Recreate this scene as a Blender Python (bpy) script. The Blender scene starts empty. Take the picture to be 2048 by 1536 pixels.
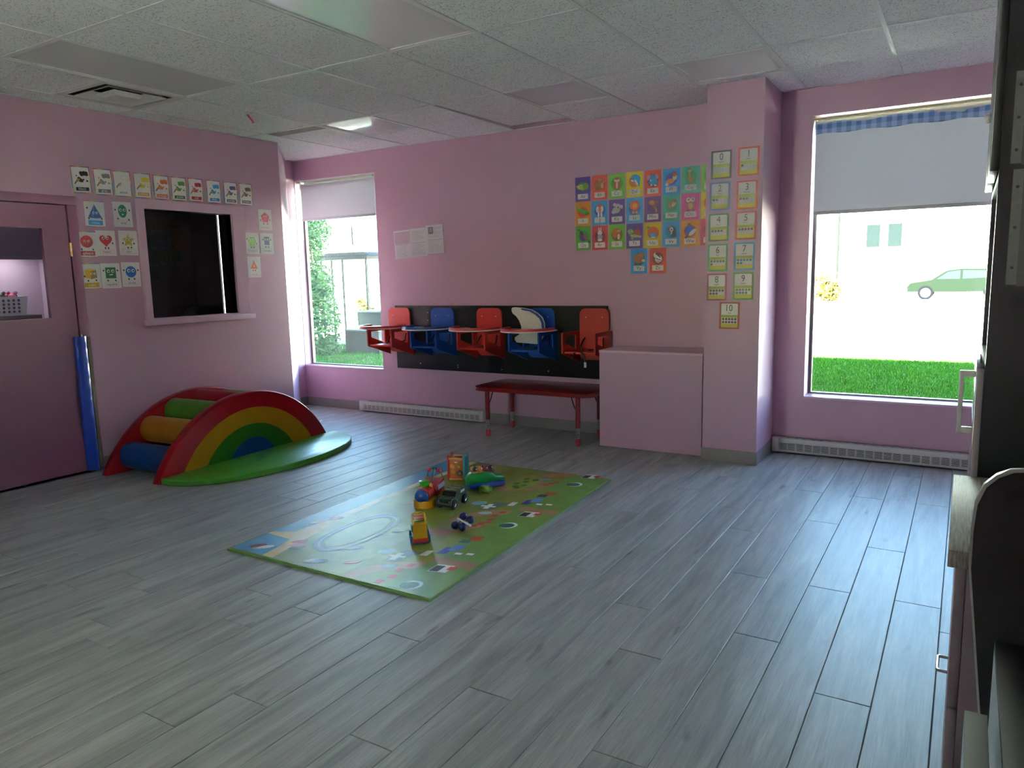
import bpy, bmesh, math, random
from mathutils import Matrix, Vector, Euler
random.seed(7)
PI = math.pi
S = bpy.context.scene
COL = S.collection

# ------------------------------------------------------------------ camera
cam_d = bpy.data.cameras.new('camera'); cam = bpy.data.objects.new('camera', cam_d); COL.objects.link(cam)
ROT = Matrix(((0.85415, -0.0560, 0.5170), (0.5195, 0.1350, -0.8437), (-0.0227, 0.9893, 0.1443)))
def ortho(m):
    x = Vector((m[0][0], m[1][0], m[2][0])).normalized(); y = Vector((m[0][1], m[1][1], m[2][1]))
    y = (y - x * y.dot(x)).normalized(); z = x.cross(y)
    return Matrix(((x.x, y.x, z.x), (x.y, y.y, z.y), (x.z, y.z, z.z)))
cam.matrix_world = Matrix.Translation((0, 0, 1.45)) @ ortho(ROT).to_4x4()
cam_d.sensor_width = 36.0; cam_d.lens = 1485 / 2048 * 36; cam_d.clip_start = 0.02; cam_d.clip_end = 300
S.camera = cam

# ------------------------------------------------------------------ light
S.view_settings.view_transform = 'Standard'; S.view_settings.look = 'None'
S.view_settings.gamma = 1; S.view_settings.use_curve_mapping = False
S.view_settings.exposure = 1.2
try:
    S.cycles.use_denoising = True
    S.cycles.max_bounces = 10; S.cycles.diffuse_bounces = 7; S.cycles.transparent_max_bounces = 12
    S.cycles.caustics_reflective = False; S.cycles.caustics_refractive = False
    S.cycles.sample_clamp_indirect = 12
except Exception:
    pass
w = bpy.data.worlds.new('sky'); S.world = w; w.use_nodes = True
wn = w.node_tree; sky = wn.nodes.new('ShaderNodeTexSky'); sky.sky_type = 'NISHITA'; sky.sun_disc = False
SUN_EL = math.radians(31)
sky.sun_elevation = SUN_EL; sky.sun_rotation = math.radians(185); sky.air_density = 1.0; sky.dust_density = 0.7; sky.ozone_density = 1.2
wn.links.new(sky.outputs[0], wn.nodes['Background'].inputs[0]); wn.nodes['Background'].inputs[1].default_value = 1.5
sd = bpy.data.lights.new('sun', 'SUN'); sun = bpy.data.objects.new('sun', sd); COL.objects.link(sun)
sd.energy = 580; sd.angle = math.radians(0.6); sd.color = (1, .97, .92)
az = math.radians(6)
sun.rotation_euler = Vector((math.sin(az) * math.cos(SUN_EL), math.cos(az) * math.cos(SUN_EL), -math.sin(SUN_EL))).to_track_quat('-Z', 'Y').to_euler()
def portal(name, loc, sx, sz, side=1):
    d = bpy.data.lights.new(name, 'AREA'); d.shape = 'RECTANGLE'; d.size = sx; d.size_y = sz
    o = bpy.data.objects.new(name, d); COL.objects.link(o); o.location = loc; o.rotation_euler = (-side * PI / 2, 0, 0)
    try: d.cycles.is_portal = True
    except Exception: pass
portal('window_portal', (-5.93, 6.34, 1.5), 1.14, 2.1)
portal('window_portal', (-0.34, 6.34, 1.5), 1.42, 2.12)
portal('window_portal', (-2.6, -1.06, 1.45), .7, 1.1, -1)  # portal of the added rear window

# ------------------------------------------------------------------ materials
def lin(h):
    h = h.lstrip('#'); c = [int(h[i:i + 2], 16) / 255 for i in (0, 2, 4)]
    return tuple(x / 12.92 if x <= .04045 else ((x + .055) / 1.055) ** 2.4 for x in c)
_mats = {}
def new_mat(name):
    m = bpy.data.materials.new(name); m.use_nodes = True
    return m, m.node_tree, m.node_tree.nodes['Principled BSDF']
def C(hexv, rough=.5, metal=0., bump=0., coat=0., nscale=60., var=.06, spec=None):
    """plain colour with a little mottling; bump adds fine relief"""
    k = (hexv, rough, metal, bump, coat, nscale, var, spec)
    if k in _mats: return _mats[k]
    m, t, b = new_mat('paint' + hexv.strip('#')); c = lin(hexv)
    tc = t.nodes.new('ShaderNodeTexCoord'); n = t.nodes.new('ShaderNodeTexNoise'); n.inputs['Scale'].default_value = nscale
    t.links.new(tc.outputs['Object'], n.inputs['Vector'])
    r = t.nodes.new('ShaderNodeValToRGB')
    r.color_ramp.elements[0].position = .3; r.color_ramp.elements[1].position = .7
    r.color_ramp.elements[0].color = tuple(max(0, x * (1 - var)) for x in c) + (1,)
    r.color_ramp.elements[1].color = tuple(min(1, x * (1 + var)) for x in c) + (1,)
    t.links.new(n.outputs['Fac'], r.inputs[0]); t.links.new(r.outputs[0], b.inputs['Base Color'])
    b.inputs['Roughness'].default_value = rough; b.inputs['Metallic'].default_value = metal
    if spec is not None: b.inputs['Specular IOR Level'].default_value = spec
    if coat: b.inputs['Coat Weight'].default_value = coat; b.inputs['Coat Roughness'].default_value = .08
    if bump:
        bp = t.nodes.new('ShaderNodeBump'); bp.inputs['Strength'].default_value = bump; bp.inputs['Distance'].default_value = .004
        t.links.new(n.outputs['Fac'], bp.inputs['Height']); t.links.new(bp.outputs[0], b.inputs['Normal'])
    _mats[k] = m; return m

def wall_mat(name, col, rough=.42):
    m, t, b = new_mat(name)
    tc = t.nodes.new('ShaderNodeTexCoord'); n1 = t.nodes.new('ShaderNodeTexNoise'); n1.inputs['Scale'].default_value = 1.3; n1.inputs['Detail'].default_value = 3
    n2 = t.nodes.new('ShaderNodeTexNoise'); n2.inputs['Scale'].default_value = 140
    for n in (n1, n2): t.links.new(tc.outputs['Object'], n.inputs['Vector'])
    r = t.nodes.new('ShaderNodeValToRGB')
    r.color_ramp.elements[0].position = .3; r.color_ramp.elements[1].position = .75
    r.color_ramp.elements[0].color = tuple(x * .95 for x in col) + (1,); r.color_ramp.elements[1].color = tuple(min(1, x * 1.04) for x in col) + (1,)
    t.links.new(n1.outputs['Fac'], r.inputs[0]); t.links.new(r.outputs[0], b.inputs['Base Color'])
    b.inputs['Roughness'].default_value = rough
    bp = t.nodes.new('ShaderNodeBump'); bp.inputs['Strength'].default_value = .12; bp.inputs['Distance'].default_value = .002
    t.links.new(n2.outputs['Fac'], bp.inputs['Height']); t.links.new(bp.outputs[0], b.inputs['Normal'])
    return m
PINK = wall_mat('pink_paint', (.455, .282, .37))
PINKTRIM = wall_mat('pink_trim_paint', (.58, .39, .49), .28)
MAUVE = wall_mat('mauve_door_paint', (.20, .075, .135), .38)
LILAC = wall_mat('lilac_paint', (.55, .45, .56))
GREYBASE = C('#7d7a78', .45)
WHITE = C('#e6e4e0', .4)
BLACK = C('#0c0c0d', .4)
CHROME = C('#c8c8c8', .25, 1.)

def plank_mat():
    m, t, b = new_mat('grey_laminate_planks'); N = t.nodes.new; L = t.links.new
    tc = N('ShaderNodeTexCoord'); oi = N('ShaderNodeObjectInfo')
    mul = N('ShaderNodeVectorMath'); mul.operation = 'SCALE'; mul.inputs[0].default_value = (37, 91, 13); L(oi.outputs['Random'], mul.inputs['Scale'])
    add = N('ShaderNodeVectorMath'); add.operation = 'ADD'; L(tc.outputs['Object'], add.inputs[0]); L(mul.outputs[0], add.inputs[1])
    mp = N('ShaderNodeMapping'); mp.inputs['Scale'].default_value = (9, .9, 1); L(add.outputs[0], mp.inputs[0])
    n1 = N('ShaderNodeTexNoise'); n1.inputs['Scale'].default_value = 1.6; n1.inputs['Detail'].default_value = 5; n1.inputs['Distortion'].default_value = .6; L(mp.outputs[0], n1.inputs['Vector'])
    mp2 = N('ShaderNodeMapping'); mp2.inputs['Scale'].default_value = (60, 2.2, 1); L(add.outputs[0], mp2.inputs[0])
    n2 = N('ShaderNodeTexNoise'); n2.inputs['Scale'].default_value = 2.2; n2.inputs['Detail'].default_value = 3; n2.inputs['Distortion'].default_value = 1.2; L(mp2.outputs[0], n2.inputs['Vector'])
    mp3 = N('ShaderNodeMapping'); mp3.inputs['Scale'].default_value = (9, 2.4, 1); L(add.outputs[0], mp3.inputs[0])
    n3 = N('ShaderNodeTexNoise'); n3.inputs['Scale'].default_value = 1.5; n3.inputs['Detail'].default_value = 2; L(mp3.outputs[0], n3.inputs['Vector'])
    kn = N('ShaderNodeValToRGB'); kn.color_ramp.elements[0].position = .69; kn.color_ramp.elements[0].color = (1, 1, 1, 1); kn.color_ramp.elements[1].position = .80; kn.color_ramp.elements[1].color = (.42, .41, .40, 1); L(n3.outputs['Fac'], kn.inputs[0])
    r = N('ShaderNodeValToRGB'); e = r.color_ramp.elements
    e[0].position = .28; e[0].color = (.235, .25, .24, 1); e[1].position = .72; e[1].color = (.44, .465, .445, 1); L(n1.outputs['Fac'], r.inputs[0])
    mx = N('ShaderNodeMix'); mx.data_type = 'RGBA'; mx.blend_type = 'OVERLAY'; mx.inputs['Factor'].default_value = .38; L(r.outputs[0], mx.inputs['A']); L(n2.outputs['Fac'], mx.inputs['B'])
    mk = N('ShaderNodeMix'); mk.data_type = 'RGBA'; mk.blend_type = 'MULTIPLY'; mk.inputs['Factor'].default_value = .9; L(mx.outputs['Result'], mk.inputs['A']); L(kn.outputs[0], mk.inputs['B'])
    hv = N('ShaderNodeHueSaturation'); mr = N('ShaderNodeMapRange'); mr.inputs['To Min'].default_value = .84; mr.inputs['To Max'].default_value = .854; L(oi.outputs['Random'], mr.inputs['Value']); L(mr.outputs[0], hv.inputs['Value']); L(mk.outputs['Result'], hv.inputs['Color'])
    L(hv.outputs[0], b.inputs['Base Color'])
    b.inputs['Roughness'].default_value = .46; b.inputs['Specular IOR Level'].default_value = .40; b.inputs['Coat Weight'].default_value = .06; b.inputs['Coat Roughness'].default_value = .3; b.inputs['Coat IOR'].default_value = 1.5
    bp = N('ShaderNodeBump'); bp.inputs['Strength'].default_value = .22; bp.inputs['Distance'].default_value = .0015; L(n2.outputs['Fac'], bp.inputs['Height']); L(bp.outputs[0], b.inputs['Normal'])
    return m
PLANK = plank_mat()

def tile_mat():
    m, t, b = new_mat('speckled_ceiling_tile'); N = t.nodes.new; L = t.links.new
    tc = N('ShaderNodeTexCoord'); oi = N('ShaderNodeObjectInfo')
    v = N('ShaderNodeTexNoise'); v.inputs['Scale'].default_value = 115; v.inputs['Detail'].default_value = 2; L(tc.outputs['Object'], v.inputs['Vector'])
    r = N('ShaderNodeValToRGB'); e = r.color_ramp.elements; e[0].position = .33; e[0].color = (.46, .48, .47, 1); e[1].position = .44; e[1].color = (.93, .955, .93, 1); L(v.outputs['Fac'], r.inputs[0])
    hv = N('ShaderNodeHueSaturation'); mr = N('ShaderNodeMapRange'); mr.inputs['To Min'].default_value = .94; mr.inputs['To Max'].default_value = 1.04; L(oi.outputs['Random'], mr.inputs['Value']); L(mr.outputs[0], hv.inputs['Value']); L(r.outputs[0], hv.inputs['Color'])
    L(hv.outputs[0], b.inputs['Base Color']); b.inputs['Roughness'].default_value = .9
    bp = N('ShaderNodeBump'); bp.inputs['Strength'].default_value = .35; bp.inputs['Distance'].default_value = .002; L(v.outputs['Fac'], bp.inputs['Height']); L(bp.outputs[0], b.inputs['Normal'])
    return m
TILE = tile_mat()

def glass_mat(name, refl=.08, tint=(1, 1, 1), haze=0., hazecol=(.7, .9, .8)):
    m = bpy.data.materials.new(name); m.use_nodes = True; t = m.node_tree; t.nodes.clear(); N = t.nodes.new; L = t.links.new
    o = N('ShaderNodeOutputMaterial'); tr = N('ShaderNodeBsdfTransparent'); tr.inputs[0].default_value = tint + (1,)
    gl = N('ShaderNodeBsdfGlossy'); gl.inputs['Roughness'].default_value = .02
    fr = N('ShaderNodeFresnel'); fr.inputs[0].default_value = 1.45
    mx = N('ShaderNodeMixShader'); last = tr.outputs[0]
    if haze:
        tl = N('ShaderNodeBsdfTranslucent'); tl.inputs[0].default_value = hazecol + (1,)
        nz = N('ShaderNodeTexNoise'); nz.inputs['Scale'].default_value = 3; nz.inputs['Detail'].default_value = 6
        mrr = N('ShaderNodeMapRange'); mrr.inputs['From Min'].default_value = .3; mrr.inputs['From Max'].default_value = .7; mrr.inputs['To Min'].default_value = haze * .6; mrr.inputs['To Max'].default_value = haze * 1.4
        L(nz.outputs['Fac'], mrr.inputs['Value']); m2 = N('ShaderNodeMixShader'); L(mrr.outputs[0], m2.inputs[0]); L(tr.outputs[0], m2.inputs[1]); L(tl.outputs[0], m2.inputs[2]); last = m2.outputs[0]
    L(fr.outputs[0], mx.inputs[0]); L(last, mx.inputs[1]); L(gl.outputs[0], mx.inputs[2]); L(mx.outputs[0], o.inputs[0])
    return m
GLASS = glass_mat('window_glass', tint=(.80, .95, .885))
GLASS_DUSTY = glass_mat('dusty_window_glass', tint=(.80, .95, .885), haze=.016)
GLASS_DARK = glass_mat('tinted_interior_glass', tint=(.42, .40, .44))

def cloth_trans(name, col, trans=.35, rough=.9, weave=300):
    m, t, b = new_mat(name); N = t.nodes.new; L = t.links.new; t.nodes.remove(b)
    o = t.nodes['Material Output']; d = N('ShaderNodeBsdfDiffuse'); d.inputs[0].default_value = col + (1,); tl = N('ShaderNodeBsdfTranslucent'); tl.inputs[0].default_value = col + (1,)
    mx = N('ShaderNodeMixShader'); mx.inputs[0].default_value = trans; L(d.outputs[0], mx.inputs[1]); L(tl.outputs[0], mx.inputs[2]); L(mx.outputs[0], o.inputs[0])
    n = N('ShaderNodeTexNoise'); n.inputs['Scale'].default_value = weave; bp = N('ShaderNodeBump'); bp.inputs['Strength'].default_value = .2; bp.inputs['Distance'].default_value = .001
    L(n.outputs['Fac'], bp.inputs['Height']); L(bp.outputs[0], d.inputs['Normal'])
    return m
BLIND = cloth_trans('grey_blind_fabric', (.66, .66, .69), .15)
def gingham_mat():
    m, t, b = new_mat('blue_gingham_cloth'); N = t.nodes.new; L = t.links.new
    tc = N('ShaderNodeTexCoord'); sp = N('ShaderNodeSeparateXYZ'); L(tc.outputs['Object'], sp.inputs[0])
    def band(out):
        a = N('ShaderNodeMath'); a.operation = 'MULTIPLY'; a.inputs[1].default_value = 1 / .066; L(out, a.inputs[0])
        f = N('ShaderNodeMath'); f.operation = 'FRACT'; L(a.outputs[0], f.inputs[0]); g = N('ShaderNodeMath'); g.operation = 'GREATER_THAN'; g.inputs[1].default_value = .5; L(f.outputs[0], g.inputs[0]); return g
    g1, g2 = band(sp.outputs['X']), band(sp.outputs['Z']); s = N('ShaderNodeMath'); s.operation = 'ADD'; L(g1.outputs[0], s.inputs[0]); L(g2.outputs[0], s.inputs[1])
    h = N('ShaderNodeMath'); h.operation = 'MULTIPLY'; h.inputs[1].default_value = .5; L(s.outputs[0], h.inputs[0])
    r = N('ShaderNodeValToRGB'); r.color_ramp.elements[0].color = (.40, .54, .80, 1); r.color_ramp.elements[1].color = (.08, .18, .46, 1); L(h.outputs[0], r.inputs[0]); L(r.outputs[0], b.inputs['Base Color']); b.inputs['Roughness'].default_value = 1.5
    return m
GINGHAM = gingham_mat()
def grass_mat():
    m, t, b = new_mat('lawn_green'); N = t.nodes.new; L = t.links.new
    tc = N('ShaderNodeTexCoord'); n = N('ShaderNodeTexNoise'); n.inputs['Scale'].default_value = 3.5; n.inputs['Detail'].default_value = 8; L(tc.outputs['Object'], n.inputs['Vector'])
    r = N('ShaderNodeValToRGB'); e = r.color_ramp.elements; e[0].position = .3; e[0].color = (.007, .05, .0015, 1); e[1].position = .7; e[1].color = (.022, .105, .003, 1); L(n.outputs['Fac'], r.inputs[0]); L(r.outputs[0], b.inputs['Base Color']); b.inputs['Roughness'].default_value = 1.5
    return m
GRASS = grass_mat()
def leaf_mat(name, a, bb):
    m, t, b = new_mat(name); N = t.nodes.new; L = t.links.new
    g = N('ShaderNodeNewGeometry'); r = N('ShaderNodeValToRGB'); r.color_ramp.elements[0].color = a + (1,); r.color_ramp.elements[1].color = bb + (1,); L(g.outputs['Random Per Island'], r.inputs[0]); L(r.outputs[0], b.inputs['Base Color']); b.inputs['Roughness'].default_value = .7; b.inputs['Specular IOR Level'].default_value = .12
    return m
LEAF = leaf_mat('bush_leaves', (.03, .085, .03), (.11, .22, .08))
LEAFY = leaf_mat('yellow_bush_leaves', (.02, .018, .0008), (.06, .05, .002))
PAVE = C('#b9b6ae', .9, bump=.3, nscale=30)
def emis(name, col, s):
    m = bpy.data.materials.new(name); m.use_nodes = True; t = m.node_tree; b = t.nodes['Principled BSDF']
    b.inputs['Emission Color'].default_value = col + (1,); b.inputs['Emission Strength'].default_value = s; return m

# ------------------------------------------------------------------ mesh builder
class MB:
    def __init__(s): s.v = []; s.f = []; s.m = []; s.s = []; s.mats = []
    def mi(s, mat):
        if mat not in s.mats: s.mats.append(mat)
        return s.mats.index(mat)
    def add(s, vs, fs, mat, smooth=False, T=None):
        o = len(s.v); i = s.mi(mat)
        for p in vs:
            p = Vector(p); s.v.append(tuple(T @ p) if T is not None else tuple(p))
        for f in fs: s.f.append([o + k for k in f]); s.m.append(i); s.s.append(smooth)
        return s
    def box(s, x0, x1, y0, y1, z0, z1, mat, bev=0., T=None, seg=2):
        if bev <= 0:
            vs = [(x, y, z) for z in (z0, z1) for y in (y0, y1) for x in (x0, x1)]
            return s.add(vs, [(0, 2, 3, 1), (4, 5, 7, 6), (0, 1, 5, 4), (1, 3, 7, 5), (3, 2, 6, 7), (2, 0, 4, 6)], mat, False, T)
        bm = bmesh.new(); bmesh.ops.create_cube(bm, size=1)
        for v in bm.verts: v.co = Vector(((x0 + x1) / 2 + v.co.x * (x1 - x0), (y0 + y1) / 2 + v.co.y * (y1 - y0), (z0 + z1) / 2 + v.co.z * (z1 - z0)))
        bmesh.ops.bevel(bm, geom=bm.edges[:], offset=bev, segments=seg, affect='EDGES', profile=.5)
        bm.verts.index_update(); s.add([v.co.copy() for v in bm.verts], [[v.index for v in f.verts] for f in bm.faces], mat, True, T); bm.free(); return s
    def prism(s, pts, a, b, mat, axis='y', T=None, smooth=False):
        """outline pts (two coordinates) extruded along axis from a to b"""
        n = len(pts)
        def P(p, d): return {'x': (d, p[0], p[1]), 'y': (p[0], d, p[1]), 'z': (p[0], p[1], d)}[axis]
        vs = [P(p, a) for p in pts] + [P(p, b) for p in pts]
        fs = [list(range(n))[::-1], list(range(n, 2 * n))] + [(i, (i + 1) % n, n + (i + 1) % n, n + i) for i in range(n)]
        return s.add(vs, fs, mat, smooth, T)
    def ring(s, outer, inner, a, b, mat, axis='y', T=None):
        n = len(outer)
        def P(p, d): return {'x': (d, p[0], p[1]), 'y': (p[0], d, p[1]), 'z': (p[0], p[1], d)}[axis]
        vs = [P(p, a) for p in outer] + [P(p, a) for p in inner] + [P(p, b) for p in outer] + [P(p, b) for p in inner]
        fs = []
        for i in range(n):
            j = (i + 1) % n
            fs += [(i, n + i, n + j, j), (2 * n + i, 2 * n + j, 3 * n + j, 3 * n + i), (i, j, 2 * n + j, 2 * n + i), (n + i, 3 * n + i, 3 * n + j, n + j)]
        return s.add(vs, fs, mat, False, T)
    def cyl(s, p0, p1, r0, mat, r1=None, n=16, T=None, caps=True):
        r1 = r0 if r1 is None else r1; p0 = Vector(p0); p1 = Vector(p1); d = (p1 - p0).normalized()
        a = d.orthogonal().normalized(); b = d.cross(a)
        vs = []
        for p, r in ((p0, r0), (p1, r1)):
            for k in range(n): t = 2 * PI * k / n; vs.append(p + (a * math.cos(t) + b * math.sin(t)) * r)
        fs = [(k, (k + 1) % n, n + (k + 1) % n, n + k) for k in range(n)]
        s.add(vs, fs, mat, True, T)
        if caps:
            s.add(vs[:n], [list(range(n))[::-1]], mat, False, T); s.add(vs[n:], [list(range(n))], mat, False, T)
        return s
    def tube(s, pts, r, mat, n=8, T=None, closed=False):
        pts = [Vector(p) for p in pts]; m = len(pts); vs = []; up = None
        for i, p in enumerate(pts):
            d = (pts[(i + 1) % m] - pts[i - 1]) if closed else (pts[min(i + 1, m - 1)] - pts[max(i - 1, 0)])
            d.normalize()
            if up is None: up = d.orthogonal().normalized()
            up = (up - d * up.dot(d)).normalized(); b = d.cross(up)
            for k in range(n): t = 2 * PI * k / n; vs.append(p + (up * math.cos(t) + b * math.sin(t)) * r)
        fs = [(i * n + k, i * n + (k + 1) % n, ((i + 1) % m) * n + (k + 1) % n, ((i + 1) % m) * n + k) for i in range(m if closed else m - 1) for k in range(n)]
        if not closed: fs += [list(range(n))[::-1], list(range((m - 1) * n, m * n))]
        return s.add(vs, fs, mat, True, T)
    def lathe(s, prof, mat, n=20, T=None, smooth=True):
        vs = []; m = len(prof)
        for r, z in prof:
            for k in range(n): t = 2 * PI * k / n; vs.append((max(r, 1e-4) * math.cos(t), max(r, 1e-4) * math.sin(t), z))
        fs = [(i * n + k, i * n + (k + 1) % n, (i + 1) * n + (k + 1) % n, (i + 1) * n + k) for i in range(m - 1) for k in range(n)]
        return s.add(vs, fs, mat, smooth, T)
    def ell(s, c, r, mat, nu=16, nv=10, T=None):
        if not hasattr(r, '__len__'): r = (r, r, r)
        vs = []; fs = []
        for j in range(nv + 1):
            ph = PI * j / nv
            for i in range(nu): t = 2 * PI * i / nu; vs.append((c[0] + r[0] * math.sin(ph) * math.cos(t), c[1] + r[1] * math.sin(ph) * math.sin(t), c[2] + r[2] * math.cos(ph)))
        for j in range(nv):
            for i in range(nu): fs.append((j * nu + i, (j + 1) * nu + i, (j + 1) * nu + (i + 1) % nu, j * nu + (i + 1) % nu))
        return s.add(vs, fs, mat, True, T)
    def flat(s, pts, z, mat, T=None):
        return s.add([(p[0], p[1], z) for p in pts], [list(range(len(pts)))], mat, False, T)
    def build(s, name, parent=None, loc=None, rot=None, kind=None):
        me = bpy.data.meshes.new(name); me.from_pydata(s.v, [], s.f); me.update()
        for mt in s.mats: me.materials.append(mt)
        me.polygons.foreach_set('material_index', s.m); me.polygons.foreach_set('use_smooth', s.s)
        if any(s.s):
            try: me.set_sharp_from_angle(angle=math.radians(38))
            except Exception: pass
        o = bpy.data.objects.new(name, me); COL.objects.link(o)
        if parent: o.parent = parent
        if loc: o.location = loc
        if rot: o.rotation_euler = rot
        if kind: o['kind'] = kind
        return o
def tag(o, label, cat, group=None):
    o['label'] = label; o['category'] = cat
    if group: o['group'] = group
    return o
def thing(name, label, cat, loc=(0, 0, 0), rot=(0, 0, 0), group=None):
    o = bpy.data.objects.new(name, None); COL.objects.link(o); o.location = loc; o.rotation_euler = rot; o.empty_display_size = .05
    return tag(o, label, cat, group)
def rrect(x0, x1, y0, y1, r, n=5):
    pts = []
    for cx, cy, a in ((x1 - r, y1 - r, 0), (x0 + r, y1 - r, 90), (x0 + r, y0 + r, 180), (x1 - r, y0 + r, 270)):
        for k in range(n + 1): t = math.radians(a + 90 * k / n); pts.append((cx + r * math.cos(t), cy + r * math.sin(t)))
    return pts
def ellp(cx, cy, rx, ry, rot=0, n=18):
    c, s_ = math.cos(rot), math.sin(rot)
    return [(cx + rx * math.cos(2 * PI * k / n) * c - ry * math.sin(2 * PI * k / n) * s_, cy + rx * math.cos(2 * PI * k / n) * s_ + ry * math.sin(2 * PI * k / n) * c) for k in range(n)]
_txt = {}
def text_geo(s):
    if s in _txt: return _txt[s]
    cu = bpy.data.curves.new('letters', 'FONT'); cu.body = s; cu.size = 1; cu.resolution_u = 3
    ob = bpy.data.objects.new('letters', cu); me = bpy.data.meshes.new_from_object(ob)
    vs = [tuple(v.co) for v in me.vertices]; fs = [list(p.vertices) for p in me.polygons]
    bpy.data.objects.remove(ob); bpy.data.curves.remove(cu); bpy.data.meshes.remove(me)
    if vs:
        x0 = min(v[0] for v in vs); x1 = max(v[0] for v in vs)
        vs = [(v[0] - (x0 + x1) / 2, v[1], 0) for v in vs]
    _txt[s] = (vs, fs); return _txt[s]

# ------------------------------------------------------------------ room shell
XL, XR, YB, YF, ZC = -5.80, 0.68, 6.10, -0.95, 2.775
WH = 2.95
def wall_y(mb, x0, x1, y0, y1, z0, z1, holes, mat):
    """wall along X with rectangular openings (xa, xb, za, zb)"""
    xs = sorted({x0, x1, *[h[0] for h in holes], *[h[1] for h in holes]})
    for a, b in zip(xs, xs[1:]):
        hs = sorted([h for h in holes if h[0] <= a and h[1] >= b], key=lambda h: h[2]); z = z0
        for h in hs:
            if h[2] > z: mb.box(a, b, y0, y1, z, h[2], mat)
            z = h[3]
        if z1 > z: mb.box(a, b, y0, y1, z, z1, mat)
def wall_x(mb, y0, y1, x0, x1, z0, z1, holes, mat):
    ys = sorted({y0, y1, *[h[0] for h in holes], *[h[1] for h in holes]})
    for a, b in zip(ys, ys[1:]):
        hs = sorted([h for h in holes if h[0] <= a and h[1] >= b], key=lambda h: h[2]); z = z0
        for h in hs:
            if h[2] > z: mb.box(x0, x1, a, b, z, h[2], mat)
            z = h[3]
        if z1 > z: mb.box(x0, x1, a, b, z, z1, mat)
W1 = (-6.556, -5.37, .465, 2.555)      # left window opening
W2 = (-1.053, .37, .45, 2.575)        # right window opening
DW = (3.74, 4.60, 1.165, 2.06)        # interior window opening (Y, Z)
DR = (2.20, 3.135, 0., 2.05)          # door opening
mb = MB(); wall_y(mb, -6.75, -3.0, YB, YB + .15, -.05, WH, [W1], PINK); wall_y(mb, -3.0, XR + .14, YB, YB + .225, -.05, WH, [W2], PINK); mb.build('wall_back', kind='structure')
mb = MB(); wall_x(mb, YF, 5.21, XL - .12, XL, -.05, WH, [DW, DR], PINK); mb.build('wall_left', kind='structure')
mb = MB(); mb.prism([(-5.80, 5.21), (-6.56, 5.99), (-6.75, 5.90), (-5.92, 5.15)], -.05, WH, PINK, 'z'); mb.build('wall_angled', kind='structure')
mb = MB(); mb.box(-6.72, -6.56, 5.98, YB, -.05, WH, PINK); mb.build('wall_return', kind='structure')
mb = MB(); mb.box(XR, XR + .14, YF, YB, -.05, WH, PINK); mb.build('wall_right', kind='structure')
W_FILL = (-2.95, -2.25, .9, 2.0)            # unseen window added behind the camera for soft fill light
mb = MB(); wall_y(mb, XL - .12, XR + .14, YF - .14, YF, -.05, WH, [W_FILL], PINK); mb.build('wall_front', kind='structure')
mb = MB(); mb.box(-1.69, -1.283, 5.56, YB, 0, WH, PINK, 0); mb.build('wall_column', kind='structure')
# grey vinyl baseboards
mb = MB()
for a, b in ((-6.56, -5.70), (-4.04, -2.60), (-1.283, XR)): mb.box(a, b, YB - .008, YB, 0, .1, GREYBASE)
mb.build('baseboard_back', kind='structure')
mb = MB(); mb.box(-1.698, -1.275, 5.552, 5.56, 0, .1, GREYBASE); mb.box(-1.283, -1.275, 5.56, YB, 0, .1, GREYBASE); mb.build('baseboard_column', kind='structure')
mb = MB(); mb.box(XL, XL + .008, 3.23, 5.2, 0, .1, GREYBASE); mb.box(-6.56, -6.552, 5.98, YB, 0, .1, GREYBASE); mb.build('baseboard_left', kind='structure')

# floor: slab and every plank
mb = MB(); mb.box(-6.9, XR + .14, YF - .14, YB + .3, -.12, -.0105, C('#151412', .9)); floor = mb.build('floor', kind='structure')
PW, PL_ = .178, 1.575
def plank_mesh(wd, ln):
    g = .0011; c = .0022; x = wd / 2 - g; y = ln / 2 - g
    vs = [(-x, -y, -.0105), (x, -y, -.0105), (x, y, -.0105), (-x, y, -.0105), (-x, -y, -c * .6), (x, -y, -c * .6), (x, y, -c * .6), (-x, y, -c * .6),
          (-x + c, -y + c, 0), (x - c, -y + c, 0), (x - c, y - c, 0), (-x + c, y - c, 0)]
    fs = [(8, 9, 10, 11)] + [(i, (i + 1) % 4, 4 + (i + 1) % 4, 4 + i) for i in range(4)] + [(4 + i, 4 + (i + 1) % 4, 8 + (i + 1) % 4, 8 + i) for i in range(4)]
    me = bpy.data.meshes.new('plank'); me.from_pydata(vs, [], fs); me.materials.append(PLANK); me.update(); return me
_pm = {}
JOINT = {0: 3.50, 1: 4.14, 2: 3.488, 3: 4.445, 4: 3.48, 5: 4.10, 6: 4.475, 7: 3.588, 8: 3.17, 9: 2.537, 10: 2.19, 11: 1.568, 12: 1.338, 13: 2.17, 14: 1.94, 18: 1.945}
for k in range(-4, 37):
    x1 = -.02 - PW * k; x0 = x1 - PW
    ya, yb = (YF, YB) if x0 > XL - .1 else (5.0, YB)
    x0 = max(x0, -6.6); x1 = min(x1, XR)
    if x1 - x0 < .02: continue
    j = JOINT.get(k, random.uniform(0, PL_)); y = j - PL_ * math.ceil((j - ya) / PL_)
    while y < yb:
        a, b = max(y, ya), min(y + PL_, yb)
        if b - a > .03:
            key = (round(x1 - x0, 3), round(b - a, 3))
            if key not in _pm: _pm[key] = plank_mesh(x1 - x0, b - a)
            o = bpy.data.objects.new('plank', _pm[key]); COL.objects.link(o); o.parent = floor; o.location = ((x0 + x1) / 2, (a + b) / 2, 0)
        y += PL_

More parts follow.
